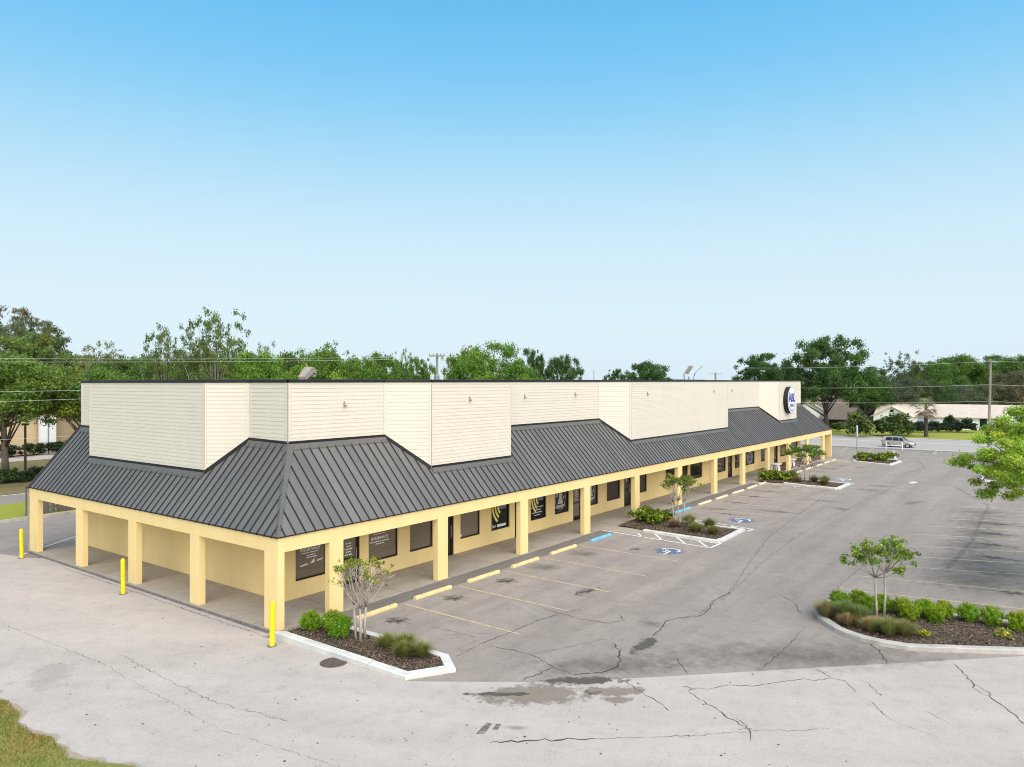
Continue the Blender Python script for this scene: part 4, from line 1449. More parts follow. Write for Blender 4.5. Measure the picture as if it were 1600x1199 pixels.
planter('corner_planter', [(-.3, -.15), (-.33, -6.45), (1.0, -7.22), (1.72, -6.3), (1.76, -.15)], 'white kerbed mulch planter at the near corner of the building', (4,), .30, .10, bed_z=.05, chips=6000, seed=1)
planter('kerb_planter', [(23.45, -.1), (22.95, -2.25), (22.62, -6.8), (23.3, -6.95), (26.75, -6.85), (26.8, -.1)], 'mulch planter with crape myrtle between the hatched bays', (0, 5), .26, .12, chips=5000, seed=2)
planter('kerb_planter', [(48.5, -.1), (48.3, -2.6), (47.5, -6.9), (48.1, -7.15), (51.4, -7.2), (51.6, -.1)], 'mulch planter with leafy crape myrtle near the white tables', (0, 5), .26, .12, chips=3500, seed=3)
planter('kerb_planter', [(71.0, -3.2), (69.3, -7.2), (73.9, -7.5), (75.2, -6.9), (74.0, -3.0)], 'far planter of low shrubs beyond the end of the building', (), .26, .12, chips=1500, seed=4)
planter('kerb_planter', [(61.3, -15.6), (60.6, -16.1), (62.5, -36), (70, -36), (68.4, -15.6)], 'long kerbed planter behind the overhanging tree at right', (2,), .26, .12, chips=1500, seed=5)
ISL = [(15.05, -14.35), (14.5, -14.1), (13.9, -14.06), (13.14, -14.22), (12.45, -14.5), (11.93, -14.9), (11.5, -15.28), (11.2, -15.69), (10.98, -16.2), (10.89, -16.8), (10.98, -17.61), (11.3, -18.3), (11.73, -18.98), (12.74, -20.61), (14.3, -23), (16.3, -26), (17.2, -26),
       (16.6, -23), (16.0, -20.0), (15.62, -18.35), (15.32, -16.2)]
planter('curved_planter', ISL, 'curved kerb planter with round shrubs and a young tree at right', (15,), .26, .13, 'kerb_raw', bed_z=.05, chips=9000, seed=6)


# ------------------------------------------------------------------ wheel stops
def wheel_stop(x0, x1, mat, label, group, y=-1.15):
    L = x1 - x0
    mb = MB()
    prof = [(-.085, 0), (.085, 0), (.085, .05), (.055, .125), (-.055, .125), (-.085, .05)]
    n = len(prof)
    vs = [(-L / 2, py, pz) for py, pz in prof] + [(-L / 2 + .04, py * .9, pz) for py, pz in prof] + [(L / 2 - .04, py * .9 if 0 else py, pz) for py, pz in prof] + [(L / 2, py * .9, pz) for py, pz in prof]
    fs = []
    for s in range(3):
        fs += [(s * n + i, s * n + (i + 1) % n, (s + 1) * n + (i + 1) % n, (s + 1) * n + i) for i in range(n)]
    fs += [tuple(range(n - 1, -1, -1)), tuple(range(3 * n, 4 * n))]
    mb.add(vs, fs)
    mb.box((-L * .32, -.03, .1255), (-L * .32 + .05, .02, .130), 1)
    mb.box((L * .32, -.03, .1255), (L * .32 + .05, .02, .130), 1)
    o = mb.build('wheel_stop', [M[mat], M['iron']], None, ((x0 + x1) / 2, y + rnd.uniform(-.04, .04), ZA), R(rnd.uniform(-1.2, 1.2)))
    return tag(o, label, 'wheel stop', group)


gs = 'wheel stops along the shop front'
wheel_stop(2.5, 4.5, 'stop_y', 'pale yellow wheel stop behind the trunks of the corner crape myrtle', gs)
wheel_stop(5.55, 7.65, 'stop_y', 'second pale yellow wheel stop from the near corner of the building', gs)
wheel_stop(8.72, 10.85, 'stop_y', 'third pale yellow wheel stop from the near corner of the building', gs)
wheel_stop(11.85, 13.98, 'stop_y', 'fourth pale yellow wheel stop from the near corner of the building', gs)
wheel_stop(15.15, 17.45, 'stop_y', 'pale yellow wheel stop next to the nearer blue one', gs)
wheel_stop(18.92, 21.09, 'stop_b', 'blue wheel stop on the near side of the hatched bay', gs)
wheel_stop(29.75, 32.2, 'stop_b', 'blue wheel stop behind the trunks of the second crape myrtle', gs)
for (a, b), l in zip(((33.79, 35.98), (36.93, 39.12), (40.4, 42.68), (43.68, 46.0), (46.5, 48.3)), ('first cream wheel stop past the farther blue one', 'second cream wheel stop past the farther blue one', 'third cream wheel stop past the farther blue one', 'fourth cream wheel stop past the farther blue one', 'cream wheel stop just before the planter near the white tables')):
    wheel_stop(a, b, 'stop_c', l, gs)
for (a, b), l in zip(((56.7, 58.86), (60.42, 62.61), (64.3, 66.31), (67.4, 69.5), (70.4, 72.1)), ('first cream wheel stop past the leafy crape myrtle planter', 'second cream wheel stop past the leafy crape myrtle planter', 'third cream wheel stop past the leafy crape myrtle planter', 'fourth cream wheel stop past the leafy crape myrtle planter', 'farthest cream wheel stop by the end column')):
    wheel_stop(a, b, 'stop_c', l, gs)

# bollards
for (x, y, tilt, l) in ((-.748, -.733, 1.2, 'yellow bollard at the near corner column beside the planter'), (-.754, 9.327, -.6, 'yellow bollard halfway along the left side of the building'), (-.735, 19.687, -1.0, 'yellow bollard at the far left end of the building')):
    t = empty('bollard', (x, y, -.14), 0, l, 'bollard', 'yellow bollards along the left side')
    mb = MB()
    lathe(mb, [(.085, 0), (.085, 1.34), (.08, 1.41), (.05, 1.45), (.01, 1.465)], 16)
    o = mb.build('post', M['bollard'], t, smooth=False)
    o.rotation_euler = (0, R(tilt), 0)
    mb = MB()
    lathe(mb, [(.17, .002), (.16, .012), (.09, .02)], 14)
    mb.build('footing', M['slab_edge'], t)


# ------------------------------------------------------------------ plants
def shrub_variant(seed, n=9500, leaf=.0185, r=.36, h=.76):
    """clipped round shrub: short upright sprays packed over a full body"""
    g = np.random.default_rng(seed)
    cs, rs = [], []
    for i in range(130):
        d = g.normal(size=3)
        d /= np.linalg.norm(d)
        rad = (.35 + .65 * g.random() ** .4) * (1 + .10 * g.normal())
        zz = .5 + .5 * d[2] * rad
        cs.append((d[0] * r * rad, d[1] * r * rad, .05 + (h - .12) * zz))
        rs.append(.055 + .03 * g.random())
    Cc, S, T, O = clump_leaves(cs, rs, n / 130, leaf, g, 1.25, .10, .2)
    Cc[:, 2] = np.maximum(Cc[:, 2], .02)
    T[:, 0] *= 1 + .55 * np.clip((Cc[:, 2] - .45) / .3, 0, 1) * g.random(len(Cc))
    return leaf_mesh('round_shrub', Cc, S, T, seed, .9, O, 'leaf', 2.6)


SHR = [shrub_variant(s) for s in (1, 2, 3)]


def shrub(x, y, s, label, group, col=(.22, .385, .02), z=.06, sz=None):
    o = link('round_shrub', rnd.choice(SHR), None, (x, y, z), rnd.random() * 6.28)
    o.scale = (s, s, (sz or s))
    o.color = (*col, 1)
    return tag(o, label, 'shrub', group)


gsr = 'round shrubs in the corner planter'
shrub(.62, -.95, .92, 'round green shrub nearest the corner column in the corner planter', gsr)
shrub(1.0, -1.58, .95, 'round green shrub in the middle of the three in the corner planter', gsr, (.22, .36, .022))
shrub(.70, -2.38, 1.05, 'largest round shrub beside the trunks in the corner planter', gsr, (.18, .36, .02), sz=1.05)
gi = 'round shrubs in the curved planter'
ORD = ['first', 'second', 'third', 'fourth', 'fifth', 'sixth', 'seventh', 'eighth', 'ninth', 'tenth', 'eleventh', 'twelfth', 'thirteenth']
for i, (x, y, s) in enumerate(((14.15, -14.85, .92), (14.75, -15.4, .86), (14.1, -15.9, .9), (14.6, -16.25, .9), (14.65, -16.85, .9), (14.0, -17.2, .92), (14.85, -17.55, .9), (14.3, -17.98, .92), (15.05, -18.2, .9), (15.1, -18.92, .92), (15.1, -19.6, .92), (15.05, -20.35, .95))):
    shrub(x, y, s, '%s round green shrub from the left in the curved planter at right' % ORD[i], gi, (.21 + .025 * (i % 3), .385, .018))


def bushy(seed, rx, ry, h, n, leaf, tip=.25):
    g = np.random.default_rng(seed)
    k = 26
    cs = [(rx * (g.random() * 2 - 1) * .8, ry * (g.random() * 2 - 1) * .8, h * (.25 + .6 * g.random())) for _ in range(k)]
    rs = [min(rx, ry) * (.28 + .2 * g.random()) for _ in range(k)]
    Cc, S, T, O = clump_leaves(cs, rs, n / k, leaf, g, .8, .22, .3)
    Cc[:, 2] = np.maximum(Cc[:, 2], .02)
    yel = (g.random(len(Cc)) < tip)
    T[yel] *= np.array([2.0, 1.5, 1.2])
    return leaf_mesh('leafy_shrub', Cc, S, np.clip(T, .2, 3), seed, .8, O, 'leaf', 1.7)


BSH = [bushy(s, .55, .55, .75, 420, .12) for s in (5, 6, 7)]


def leafy(x, y, s, label, group, col=(.15, .22, .022), z=.06):
    o = link('leafy_shrub', rnd.choice(BSH), None, (x, y, z), rnd.random() * 6.28)
    o.scale = (s, s, s)
    o.color = (*col, 1)
    return tag(o, label, 'shrub', group)


gb = 'variegated shrubs in the planter between hatched bays'
for (x, y, s, l) in ((25.0, -1.9, 1.0, 'yellow green leafy shrub at the mulch edge of the second planter'), (25.9, -1.35, 1.1, 'yellow green leafy shrub in the middle of the second planter clump'), (26.3, -.7, 1.0, 'yellow green leafy shrub nearest the walkway in the second planter'), (25.4, -.8, .95, 'yellow green leafy shrub beside the column in the second planter'), (26.3, -2.0, .95, 'yellow green leafy shrub next to the trunks in the second planter')):
    leafy(x, y, s, l, gb)
gb = 'variegated shrubs in the planter near the tables'
for (x, y, s, l) in ((49.6, -.7, 1.1, 'yellow green shrub nearest the walkway in the third planter'), (50.4, -1.2, 1.1, 'yellow green shrub second from the walkway in the third planter'), (50.2, -2.0, 1.15, 'yellow green shrub in the middle of the third planter clump'), (51.0, -2.5, 1.0, 'yellow green shrub next to the leafy crape myrtle trunks'), (51.0, -.8, 1.0, 'yellow green shrub behind the clump in the third planter')):
    leafy(x, y, s, l, gb)
gb = 'low shrubs in the far planter'
for (x, y, s, l) in ((72.2, -3.9, 1.3, 'leftmost low shrub in the far planter past the building'), (72.4, -4.8, 1.2, 'second low shrub in the far planter past the building'), (73.0, -5.7, 1.2, 'third low shrub in the far planter past the building'), (73.5, -6.3, 1.3, 'rightmost low shrub in the far planter past the building')):
    leafy(x, y, s, l, gb, (.14, .21, .022))
gb = 'shrubs in the planter behind the overhanging tree'
for i in range(5):
    leafy(64 + .6 * (i % 2), -16.6 - 1.1 * i, 1.3, '%s dark shrub from the left in the planter behind the overhanging tree' % ORD[i], gb, (.07, .12, .02))
leafy(12.35, -17.85, .34, 'small yellow flowering plant beside the grass tufts in the curved planter', None, (.30, .36, .03))
leafy(13.95, -20.0, .42, 'small pale yellow plant in front of the round shrubs at the picture edge', None, (.34, .37, .08))


def tuft_variant(seed, n=900, r=.52, h=.52):
    g = np.random.default_rng(seed)
    V, F, T = [], [], []
    for i in range(n):
        a = g.random() * 6.283
        out = r * g.random() ** .7
        hh = h * (.55 + .5 * g.random()) * (1 - .35 * out / r)
        b = np.array([math.cos(a) * .06 * g.random(), math.sin(a) * .06 * g.random(), 0])
        tip = np.array([math.cos(a) * out, math.sin(a) * out, hh])
        mid = b * .4 + tip * .5 + np.array([0, 0, hh * .22])
        s = np.array([-math.sin(a), math.cos(a), 0]) * .005
        k = len(V)
        V += [b - s, b + s, mid + s * .8, mid - s * .8, tip]
        F += [(k, k + 1, k + 2, k + 3), (k + 3, k + 2, k + 4)]
        l = .6 + .8 * g.random()
        c = np.array([l * 1.5, l * 1.15, l * .8]) if g.random() < .3 else np.array([l, l, l])
        T += [c, c]
    me = bpy.data.meshes.new('grass_tuft')
    me.from_pydata([tuple(v) for v in V], [], F)
    at = me.attributes.new('tint', 'FLOAT_COLOR', 'FACE')
    at.data.foreach_set('color', np.concatenate([np.array(T), np.ones((len(T), 1))], 1).astype(np.float32).reshape(-1))
    me.materials.append(M['blade'])
    return me


TFT = [tuft_variant(s) for s in (1, 2, 3)]


def tuft(x, y, s, label, group, col=(.10, .115, .035), z=.07):
    o = link('grass_tuft', rnd.choice(TFT), None, (x, y, z), rnd.random() * 6.28)
    o.scale = (s * 1.15, s * 1.15, s * 1.1)
    o.color = (*[c * 2.0 for c in col], 1)
    return tag(o, label, 'ornamental grass', group)


gt = 'grass tufts in the corner planter'
for (x, y, s, l) in ((.95, -4.35, 1.0, 'grass tuft nearest the trunks in the corner planter'), (1.15, -4.95, 1.15, 'largest grass tuft in the corner planter'), (.75, -5.35, 1.05, 'grass tuft in front of the largest one in the corner planter'), (1.05, -5.75, 1.0, 'grass tuft nearest the kerb tip in the corner planter'), (1.4, -4.6, .7, 'small grass tuft at the asphalt side of the corner planter')):
    tuft(x, y, s, l, gt)
gt = 'grass tufts in the second planter'
for (x, y, s, c, l) in ((24.7, -3.4, 1.1, (.12, .085, .05), 'brown grass tuft in front of the trunks in the second planter'), (25.3, -4.1, 1.0, (.12, .09, .05), 'brown grass tuft right of the trunks in the second planter'), (24.3, -4.9, 1.2, (.10, .11, .035), 'tall green grass tuft in the second planter'), (26.0, -5.0, 1.2, (.07, .085, .025), 'dark grass tuft at the back of the second planter tip'),
                        (24.3, -5.9, 1.1, (.09, .10, .03), 'low grass tuft nearest the kerb tip in the second planter'), (26.4, -3.6, 1.3, (.12, .15, .05), 'wispy grass tuft behind the trunks in the second planter')):
    tuft(x, y, s, l, gt, c)
gt = 'grass tufts in the third planter'
for (x, y, s, c, l) in ((49.5, -3.4, 1.2, (.12, .085, .05), 'brown tuft in front of the leafy crape myrtle'), (50.6, -4.5, 1.2, (.09, .08, .045), 'dark tuft right of the leafy crape myrtle'), (50.4, -5.4, 1.4, (.09, .11, .04), 'green tuft near the tip of the third planter'), (49.3, -5.6, 1.1, (.08, .085, .03), 'small tuft by the kerb in the third planter')):
    tuft(x, y, s, l, gt, c)
gt = 'grass tufts in the curved planter'
for i, (x, y, s, c) in enumerate(((12.6, -14.75, 1.2, (.12, .11, .055)), (12.9, -15.35, 1.35, (.085, .125, .04)), (12.7, -15.8, 1.25, (.085, .12, .04)), (12.1, -15.6, .9, (.16, .13, .07)), (11.95, -16.35, 1.0, (.17, .15, .07)), (11.85, -16.9, 1.25, (.11, .13, .045)), (12.3, -16.5, .9, (.18, .15, .08)), (12.1, -17.35, 1.1, (.11, .12, .045)), (13.1, -14.6, 1.0, (.11, .12, .05)))):
    tuft(x, y, s, '%s grass tuft from the left in the curved planter, by the kerb' % ORD[i], gt, c)


def myrtle(name, x, y, h, w, bases, seed, label, leafy_=1.0, col=(.15, .22, .03), zf=.42, flat=.30, leaf=.055, per=60, nb=7, twigs=4, cr=.085):
    """crape myrtle: several pale stems, forking twigs, leaf clumps at the tips. bases: stem feet relative to the plant"""
    g = np.random.default_rng(seed)
    t = empty(name, (x, y, .05), 0, label, 'tree')
    tips = []
    nst = len(bases)
    mid_ = np.mean(np.array(bases), axis=0)
    for s_i, bxy in enumerate(bases):
        b0 = np.array([bxy[0], bxy[1], 0.])
        out = np.array([bxy[0] - mid_[0], bxy[1] - mid_[1], 0])
        a0 = math.atan2(out[1], out[0])
        fk = b0 + out * (.25 + .3 * g.random()) + np.array([0, 0, h * zf * (.92 + .16 * g.random())]) + g.normal(size=3) * np.array([.03, .03, 0])
        mb = MB()
        md = (b0 + fk) / 2 + g.normal(size=3) * .02
        mb.tube([b0, md, fk], [.050, .042, .040], 8)
        for q in range(nb):
            az = a0 + (q / nb - .5 + .07 * g.normal()) * (3.9 if nst < 4 else 2.6)
            rr = math.sqrt(.06 + .94 * g.random())
            tip = np.array([math.cos(az) * w * .5 * rr, math.sin(az) * w * .5 * rr, h * (1 - flat * rr * rr - .05 * g.random())])
            m1 = fk * .55 + tip * .45 + np.array([0, 0, -.03 * h * rr]) + g.normal(size=3) * .04
            mb.tube([fk, (fk + m1) / 2 + g.normal(size=3) * .015, m1, tip], [.027, .022, .017, .006], 6)
            tips.append((tip, 1))
            for z_ in range(twigs):
                f = .25 + .6 * g.random()
                st = m1 * (1 - f) + tip * f
                e2 = tip + g.normal(size=3) * np.array([.16, .16, .07]) * w * .5
                e2[2] = min(max(e2[2], st[2] + .08), h)
                mb.tube([st, (st + e2) / 2 + g.normal(size=3) * .02, e2], [.010, .008, .004], 5)
                tips.append((e2, .8))
        mb.build('stem', M['pale_bark'], t, smooth=True)
    cs = [p for p, _ in tips if g.random() < leafy_]
    rs = [w * cr * (.7 + .6 * g.random()) for _ in cs]
    Cc, S, T, O = clump_leaves(cs, rs, per, leaf, g, .75, .2, .25)
    T[:, 0] *= 1 + .3 * (g.random(len(T)) < .3)
    o = link('foliage', leaf_mesh('foliage', Cc, S, T, seed, .5, O, 'leaf', 1.7), t)
    o.color = (*col, 1)
    return t


myrtle('crape_myrtle', .92, -3.16, 2.68, 1.95, [(-.06, .15), (-.08, -.08), (.14, -.06)], 45, 'nearly bare crape myrtle with pale trunks in the corner planter', .36, (.25, .31, .03), .44, .16, .045, 22, 8, 5, .06)
myrtle('crape_myrtle', 26.1, -3.05, 2.95, 2.5, [(-.12, .22), (.10, -.2), (.15, .1)], 42, 'thin crape myrtle with sparse leaves in the second planter', .7, (.19, .25, .04), .45, .25, .07, 24, 6, 4, .075)
myrtle('crape_myrtle', 50.9, -3.68, 3.1, 2.9, [(-.2, .3), (.2, -.3), (.2, .1)], 43, 'leafy topped crape myrtle in the planter near the white tables', 1.0, (.15, .25, .04), .42, .22, .085, 40, 6, 4, .085)
myrtle('crape_myrtle', 13.58, -16.35, 3.15, 2.2, [(-.11, .10), (.11, -.09)], 44, 'young crape myrtle with two pale trunks in the curved planter at right',   .85, (.20, .31, .045), .50, .36, .055, 34, 10, 5, .06)

# the tree that leans into the picture at right
def near_tree():
    base = Vector((24.5, -24.4, .05))
    base = ray_at(1716, 31, .05)
    t = empty('shade_tree', base, 0, 'bright green tree overhanging the parking lot at the right picture edge', 'tree')
    g = np.random.default_rng(77)
    mb = MB()
    mb.tube([(0, 0, 0), (.05, 0, 1.6), (0, .1, 3.4), (.1, 0, 5.9)], [.17, .13, .10, .05], 10)
    cs, rs = [], []
    right = Vector((SA, -CA, 0))
    fwd = Vector((CA, SA, 0))
    for i in range(210):
        d = g.normal(size=3)
        d /= np.linalg.norm(d)
        if d[2] < -.6: continue
        r = .5 + .5 * g.random()
        wob = 1 + .18 * math.sin(3 * math.atan2(d[1], d[0]) + 1)
        p = Vector((d[0] * 5.1 * r * wob, d[1] * 4.2 * r * wob, 5.7 + d[2] * 2.3 * r - .25 * (r * math.hypot(d[0], d[1])) ** 2 * 4))
        if p.z < 3.8: continue
        cs.append(np.array(p))
        rs.append(.42 * (.6 + .7 * g.random()))
    # drooping outer sprays on the left side
    for u, z, n_ in ((-5.3, 4.7, 5), (-5.0, 4.1, 5), (-4.5, 5.6, 5), (-4.4, 3.7, 4), (-3.9, 3.2, 4), (-3.6, 5.9, 5), (-3.1, 3.4, 4), (-2.9, 6.3, 4), (-4.6, 4.9, 4)):
        for k in range(n_):
            p = right * (u + g.normal() * .25) + fwd * (g.normal() * .9)
            cs.append(np.array((p.x, p.y, z + .75 + g.normal() * .18)))
            rs.append(.30 * (.6 + .8 * g.random()))
    for i in g.permutation(len(cs))[:46]:
        c = cs[i]
        z0 = 2.2 + 2.6 * g.random()
        st = np.array([.05, .03, z0])
        mid = st * .5 + c * .5 + np.array([0, 0, .25])
        mb.tube([st, mid, c], [.05, .03, .01], 5)
    mb.build('trunk', M['bark'], t, smooth=True)
    Cc, S, T, O = clump_leaves(cs, rs, 560, .056, g, .6, .2, .22)
    o = link('crown', leaf_mesh('crown', Cc, S, T, 78, .5, O, 'leaf', 1.6), t)
    o.color = (.32, .44, .05, 1)


near_tree()

# ------------------------------------------------------------------ white tables and pot on the walkway
for (x, y, l) in ((57.3, .85, 'white round table on the walkway beside the column'), (62.6, .95, 'white round table behind the leafy crape myrtle'), (68.8, 1.0, 'white round table at the far end of the walkway')):
    t = empty('round_table', (x, y, 0), 0, l, 'table', 'white tables on the walkway')
    mb = MB()
    lathe(mb, [(.58, .68), (.60, .70), (.60, .73), (.57, .745), (.02, .75)], 24)
    mb.build('table_top', M['white_plastic'], t)
    for q in range(4):
        a = q * math.pi / 2 + .4
        c_, s_ = math.cos(a), math.sin(a)
        MB().add([(c_ * .12, s_ * .12, .67), (c_ * .42, s_ * .42, .67), (c_ * .46, s_ * .46, 0), (c_ * .30, s_ * .30, 0)] + [(c_ * .12 - s_ * .06, s_ * .12 + c_ * .06, .67), (c_ * .42 - s_ * .06, s_ * .42 + c_ * .06, .67), (c_ * .46 - s_ * .06, s_ * .46 + c_ * .06, 0), (c_ * .30 - s_ * .06, s_ * .30 + c_ * .06, 0)],
                 [(0, 1, 2, 3), (7, 6, 5, 4), (0, 4, 5, 1), (1, 5, 6, 2), (2, 6, 7, 3), (3, 7, 4, 0)]).build('leg', M['white_plastic'], t)
t = empty('plant_pot', (59.75, .30, 0), 0, 'stone coloured pot against the column by the white table', 'pot')
mb = MB()
lathe(mb, [(.17, 0), (.22, .3), (.24, .55), (.27, .58), (.27, .64), (.22, .64), (.2, .56), (.02, .55)], 16)
mb.build('pot', M['kerb_raw'], t)

# ------------------------------------------------------------------ road beyond the lot
def strip(name, x0, x1, z, mat, y0=-140, y1=160):
    return tag(MB().quad((x0, y0, z), (x1, y0, z), (x1, y1, z), (x0, y1, z)).build(name, M[mat]), kind='structure')


strip('road', 91.6, 112.2, -.05, 'road')
for (x0, x1, z, m, nm) in ((91.25, 91.65, .06, 'kerb_raw', 'kerb'), (112.2, 113.6, .04, 'kerb_raw', 'sidewalk')):
    mb = MB()
    y = -60
    k = 0
    par_ = empty(nm, ((x0 + x1) / 2, 0, 0), 0, kind='structure')
    while y < 60:
        MB().box((x0 - (x0 + x1) / 2, y + .02, -.3), (x1 - (x0 + x1) / 2, y + 5.96, z)).build('concrete_panel', M[m], par_)
        y += 6
mb = MB().quad((93.0, -140, -.045), (93.2, -140, -.045), (93.2, 160, -.045), (93.0, 160, -.045))
mb.quad((104.7, -140, -.045), (104.95, -140, -.045), (104.95, 160, -.045), (104.7, 160, -.045)).quad((105.15, -140, -.045), (105.4, -140, -.045), (105.4, 160, -.045), (105.15, 160, -.045))
mb.quad((111.3, -140, -.045), (111.55, -140, -.045), (111.55, 160, -.045), (111.3, 160, -.045))
mb.build('lane_line', M['line_w'], bpy.data.objects['road'])
strip('far_lawn', 113.6, 420, -.02, 'far_grass')
MB().quad((90.5, -60, ZA + .004), (91.25, -60, ZA + .004), (91.25, 60, ZA + .004), (90.5, 60, ZA + .004)).build('asphalt_edge', M['asphalt_new'], lot)

# white rail at the lot edge
t = empty('barrier_rail', (90.9, -3.95, -.03), R(90), 'low white barrier rail at the lot edge in front of the car', 'railing')
for q in (-.95, .95):
    MB().tube([(q, 0, 0), (q, 0, .98)], .055, 8).build('post', M['white'], t)
MB().tube([(-.95, 0, .5), (.95, 0, .5)], .05, 8).build('rail', M['white'], t)

# street sign seen from behind
t = empty('road_sign', ray_at(1339, 93, -.05), R(60), 'narrow grey road sign on a post at the road edge', 'sign')
MB().tube([(0, 0, 0), (0, 0, 3.3)], .05, 6).build('post', M['steel'], t)
MB().box((-.13, -.03, 1.9), (.13, .02, 3.3)).build('panel', M['white'], t)
t = empty('arrow_marking_base')
bpy.data.objects.remove(t)
MB().poly([(55.2, -11.3, ZC), (56.3, -11.55, ZC), (57.0, -11.2, ZC), (56.4, -10.9, ZC), (55.4, -11.0, ZC)]).build('painted_arrow', M['kerb'], lot)

# car
car = empty('parked_car', (0, 0, 0), 0, 'beige boxy car driving along the road behind the white rail', 'car')
car.name = 'car'


def build_car(t):
    L = 4.2
    # body sections along x (front +x): x, half width at sill, belt half width, belt z, low z
    sec = [(-2.05, .70, .72, .92, .42), (-1.98, .84, .84, .98, .30), (-1.4, .90, .89, 1.0, .24), (-.2, .91, .90, .98, .22), (.75, .90, .89, .96, .22), (1.25, .89, .84, .94, .24), (1.8, .84, .76, .84, .26), (2.08, .66, .62, .70, .34)]
    mb = MB()
    vs, fs = [], []
    for x, w0, w1, zb, zl in sec:
        vs += [(x, -w0 * .92, zl), (x, -w0, zl + .16), (x, -w0 * 1.0, (zl + zb) / 2), (x, -w1, zb - .05), (x, -w1 * .93, zb), (x, w1 * .93, zb), (x, w1, zb - .05), (x, w0, (zl + zb) / 2), (x, w0, zl + .16), (x, w0 * .92, zl)]
    n = 10
    for i in range(len(sec) - 1):
        for k in range(n):
            fs.append((i * n + k, (i + 1) * n + k, (i + 1) * n + (k + 1) % n, i * n + (k + 1) % n))
    fs += [tuple(range(n)), tuple(range(len(sec) * n - 1, len(sec) * n - n - 1, -1))]
    mb.add(vs, fs)
    # greenhouse
    gh = [(-2.0, .80, 1.0), (-1.82, .68, 1.58), (-1.5, .66, 1.64), (-.2, .66, 1.67), (.35, .66, 1.62), (1.15, .78, .97)]
    vs, fs = [], []
    for x, w, z in gh:
        vs += [(x, -w, z), (x, w, z)]
    low = [(-2.0, .80, .98), (-1.82, .84, .98), (-1.5, .85, .98), (-.2, .85, .97), (.35, .84, .96), (1.15, .80, .94)]
    b = len(vs)
    for x, w, z in low: vs += [(x, -w, z), (x, w, z)]
    for i in range(5):
        fs.append((i * 2, i * 2 + 2, i * 2 + 3, i * 2 + 1))
        fs.append((b + i * 2, b + i * 2 + 2, i * 2 + 2, i * 2))
        fs.append((b + i * 2 + 1, i * 2 + 1, i * 2 + 3, b + i * 2 + 3))
    mb.add(vs, fs)
    body = mb.build('body', M['car'], t, smooth=False)
    for s in (-1, 1):
        def P_(x, f): # point on the glass side, f 0 belt .. 1 roof
            return (x, s * (.862 - f * .175), 1.02 + f * .56)
        for (xa, xb, xc, xd) in ((-1.55, -.72, -.72, -1.42), (-.64, .18, .10, -.64), (.26, .92, .40, .20)):
            f1 = .88
            q = [P_(xa, 0.02), P_(xb, 0.02), P_(xc, f1), P_(xd, f1)]
            MB().poly(q if s < 0 else q[::-1]).build('side_window', M['glass'], t)
        MB().box((.70, s * .90 - .05, .98), (.88, s * .90 + .09 * s if s > 0 else s * .90 + .05, 1.12) if s > 0 else (.88, s * .90 + .05, 1.12)).build('mirror', M['car'], t)
        MB().box((1.62, s * .70 - .12, .62), (1.98, s * .70 + .10, .76)).build('headlight', M['lamp_clear'], t)
        MB().box((-2.07, s * .70 - .10, .72), (-1.96, s * .70 + .10, 1.0)).build('tail_lamp', M['lamp_red'], t)
        MB().box((-1.95, s * .905 - .02, .22), (1.9, s * .905 + .02, .34)).build('sill_trim', M['car_black'], t)
        for xw in (-1.27, 1.27):
            def ring_(r, y0, y1, mat, nm, par):
                mb = MB()
                vs = []
                for y in (y0, y1):
                    for i in range(22):
                        a = 2 * math.pi * i / 22
                        vs.append((xw + r * math.cos(a), y, .33 + r * math.sin(a)))
                fs = [(i, (i + 1) % 22, 22 + (i + 1) % 22, 22 + i) for i in range(22)] + [tuple(range(22)), tuple(range(43, 21, -1))]
                mb.add(vs, fs)
                return mb.build(nm, M[mat], par)
            wh = ring_(.34, s * .70, s * .925, 'tyre', 'wheel', t)
            ring_(.22, s * .90, s * .935, 'rim', 'rim', wh)
    MB().poly([(.42, -.62, 1.575), (1.08, -.72, 1.02), (1.08, .72, 1.02), (.42, .62, 1.575)]).build('windscreen', M['glass'], t, (.03, 0, .03))
    MB().poly([(-1.93, .62, 1.08), (-1.86, .56, 1.5), (-1.86, -.56, 1.5), (-1.93, -.62, 1.08)]).build('rear_window', M['glass'], t, (-.06, 0, .02))
    MB().box((1.95, -.5, .36), (2.1, .5, .58)).build('grille', M['car_black'], t)
    for s in (-1, 1): MB().box((-1.5, s * .55 - .02, 1.66), (.1, s * .55 + .02, 1.70)).build('roof_rail', M['car_black'], t)


build_car(car)
car.location = (95.4, -3.75, -.05)
car.rotation_euler = (0, 0, R(-90))
car.scale = (.95, 1.0, .88)

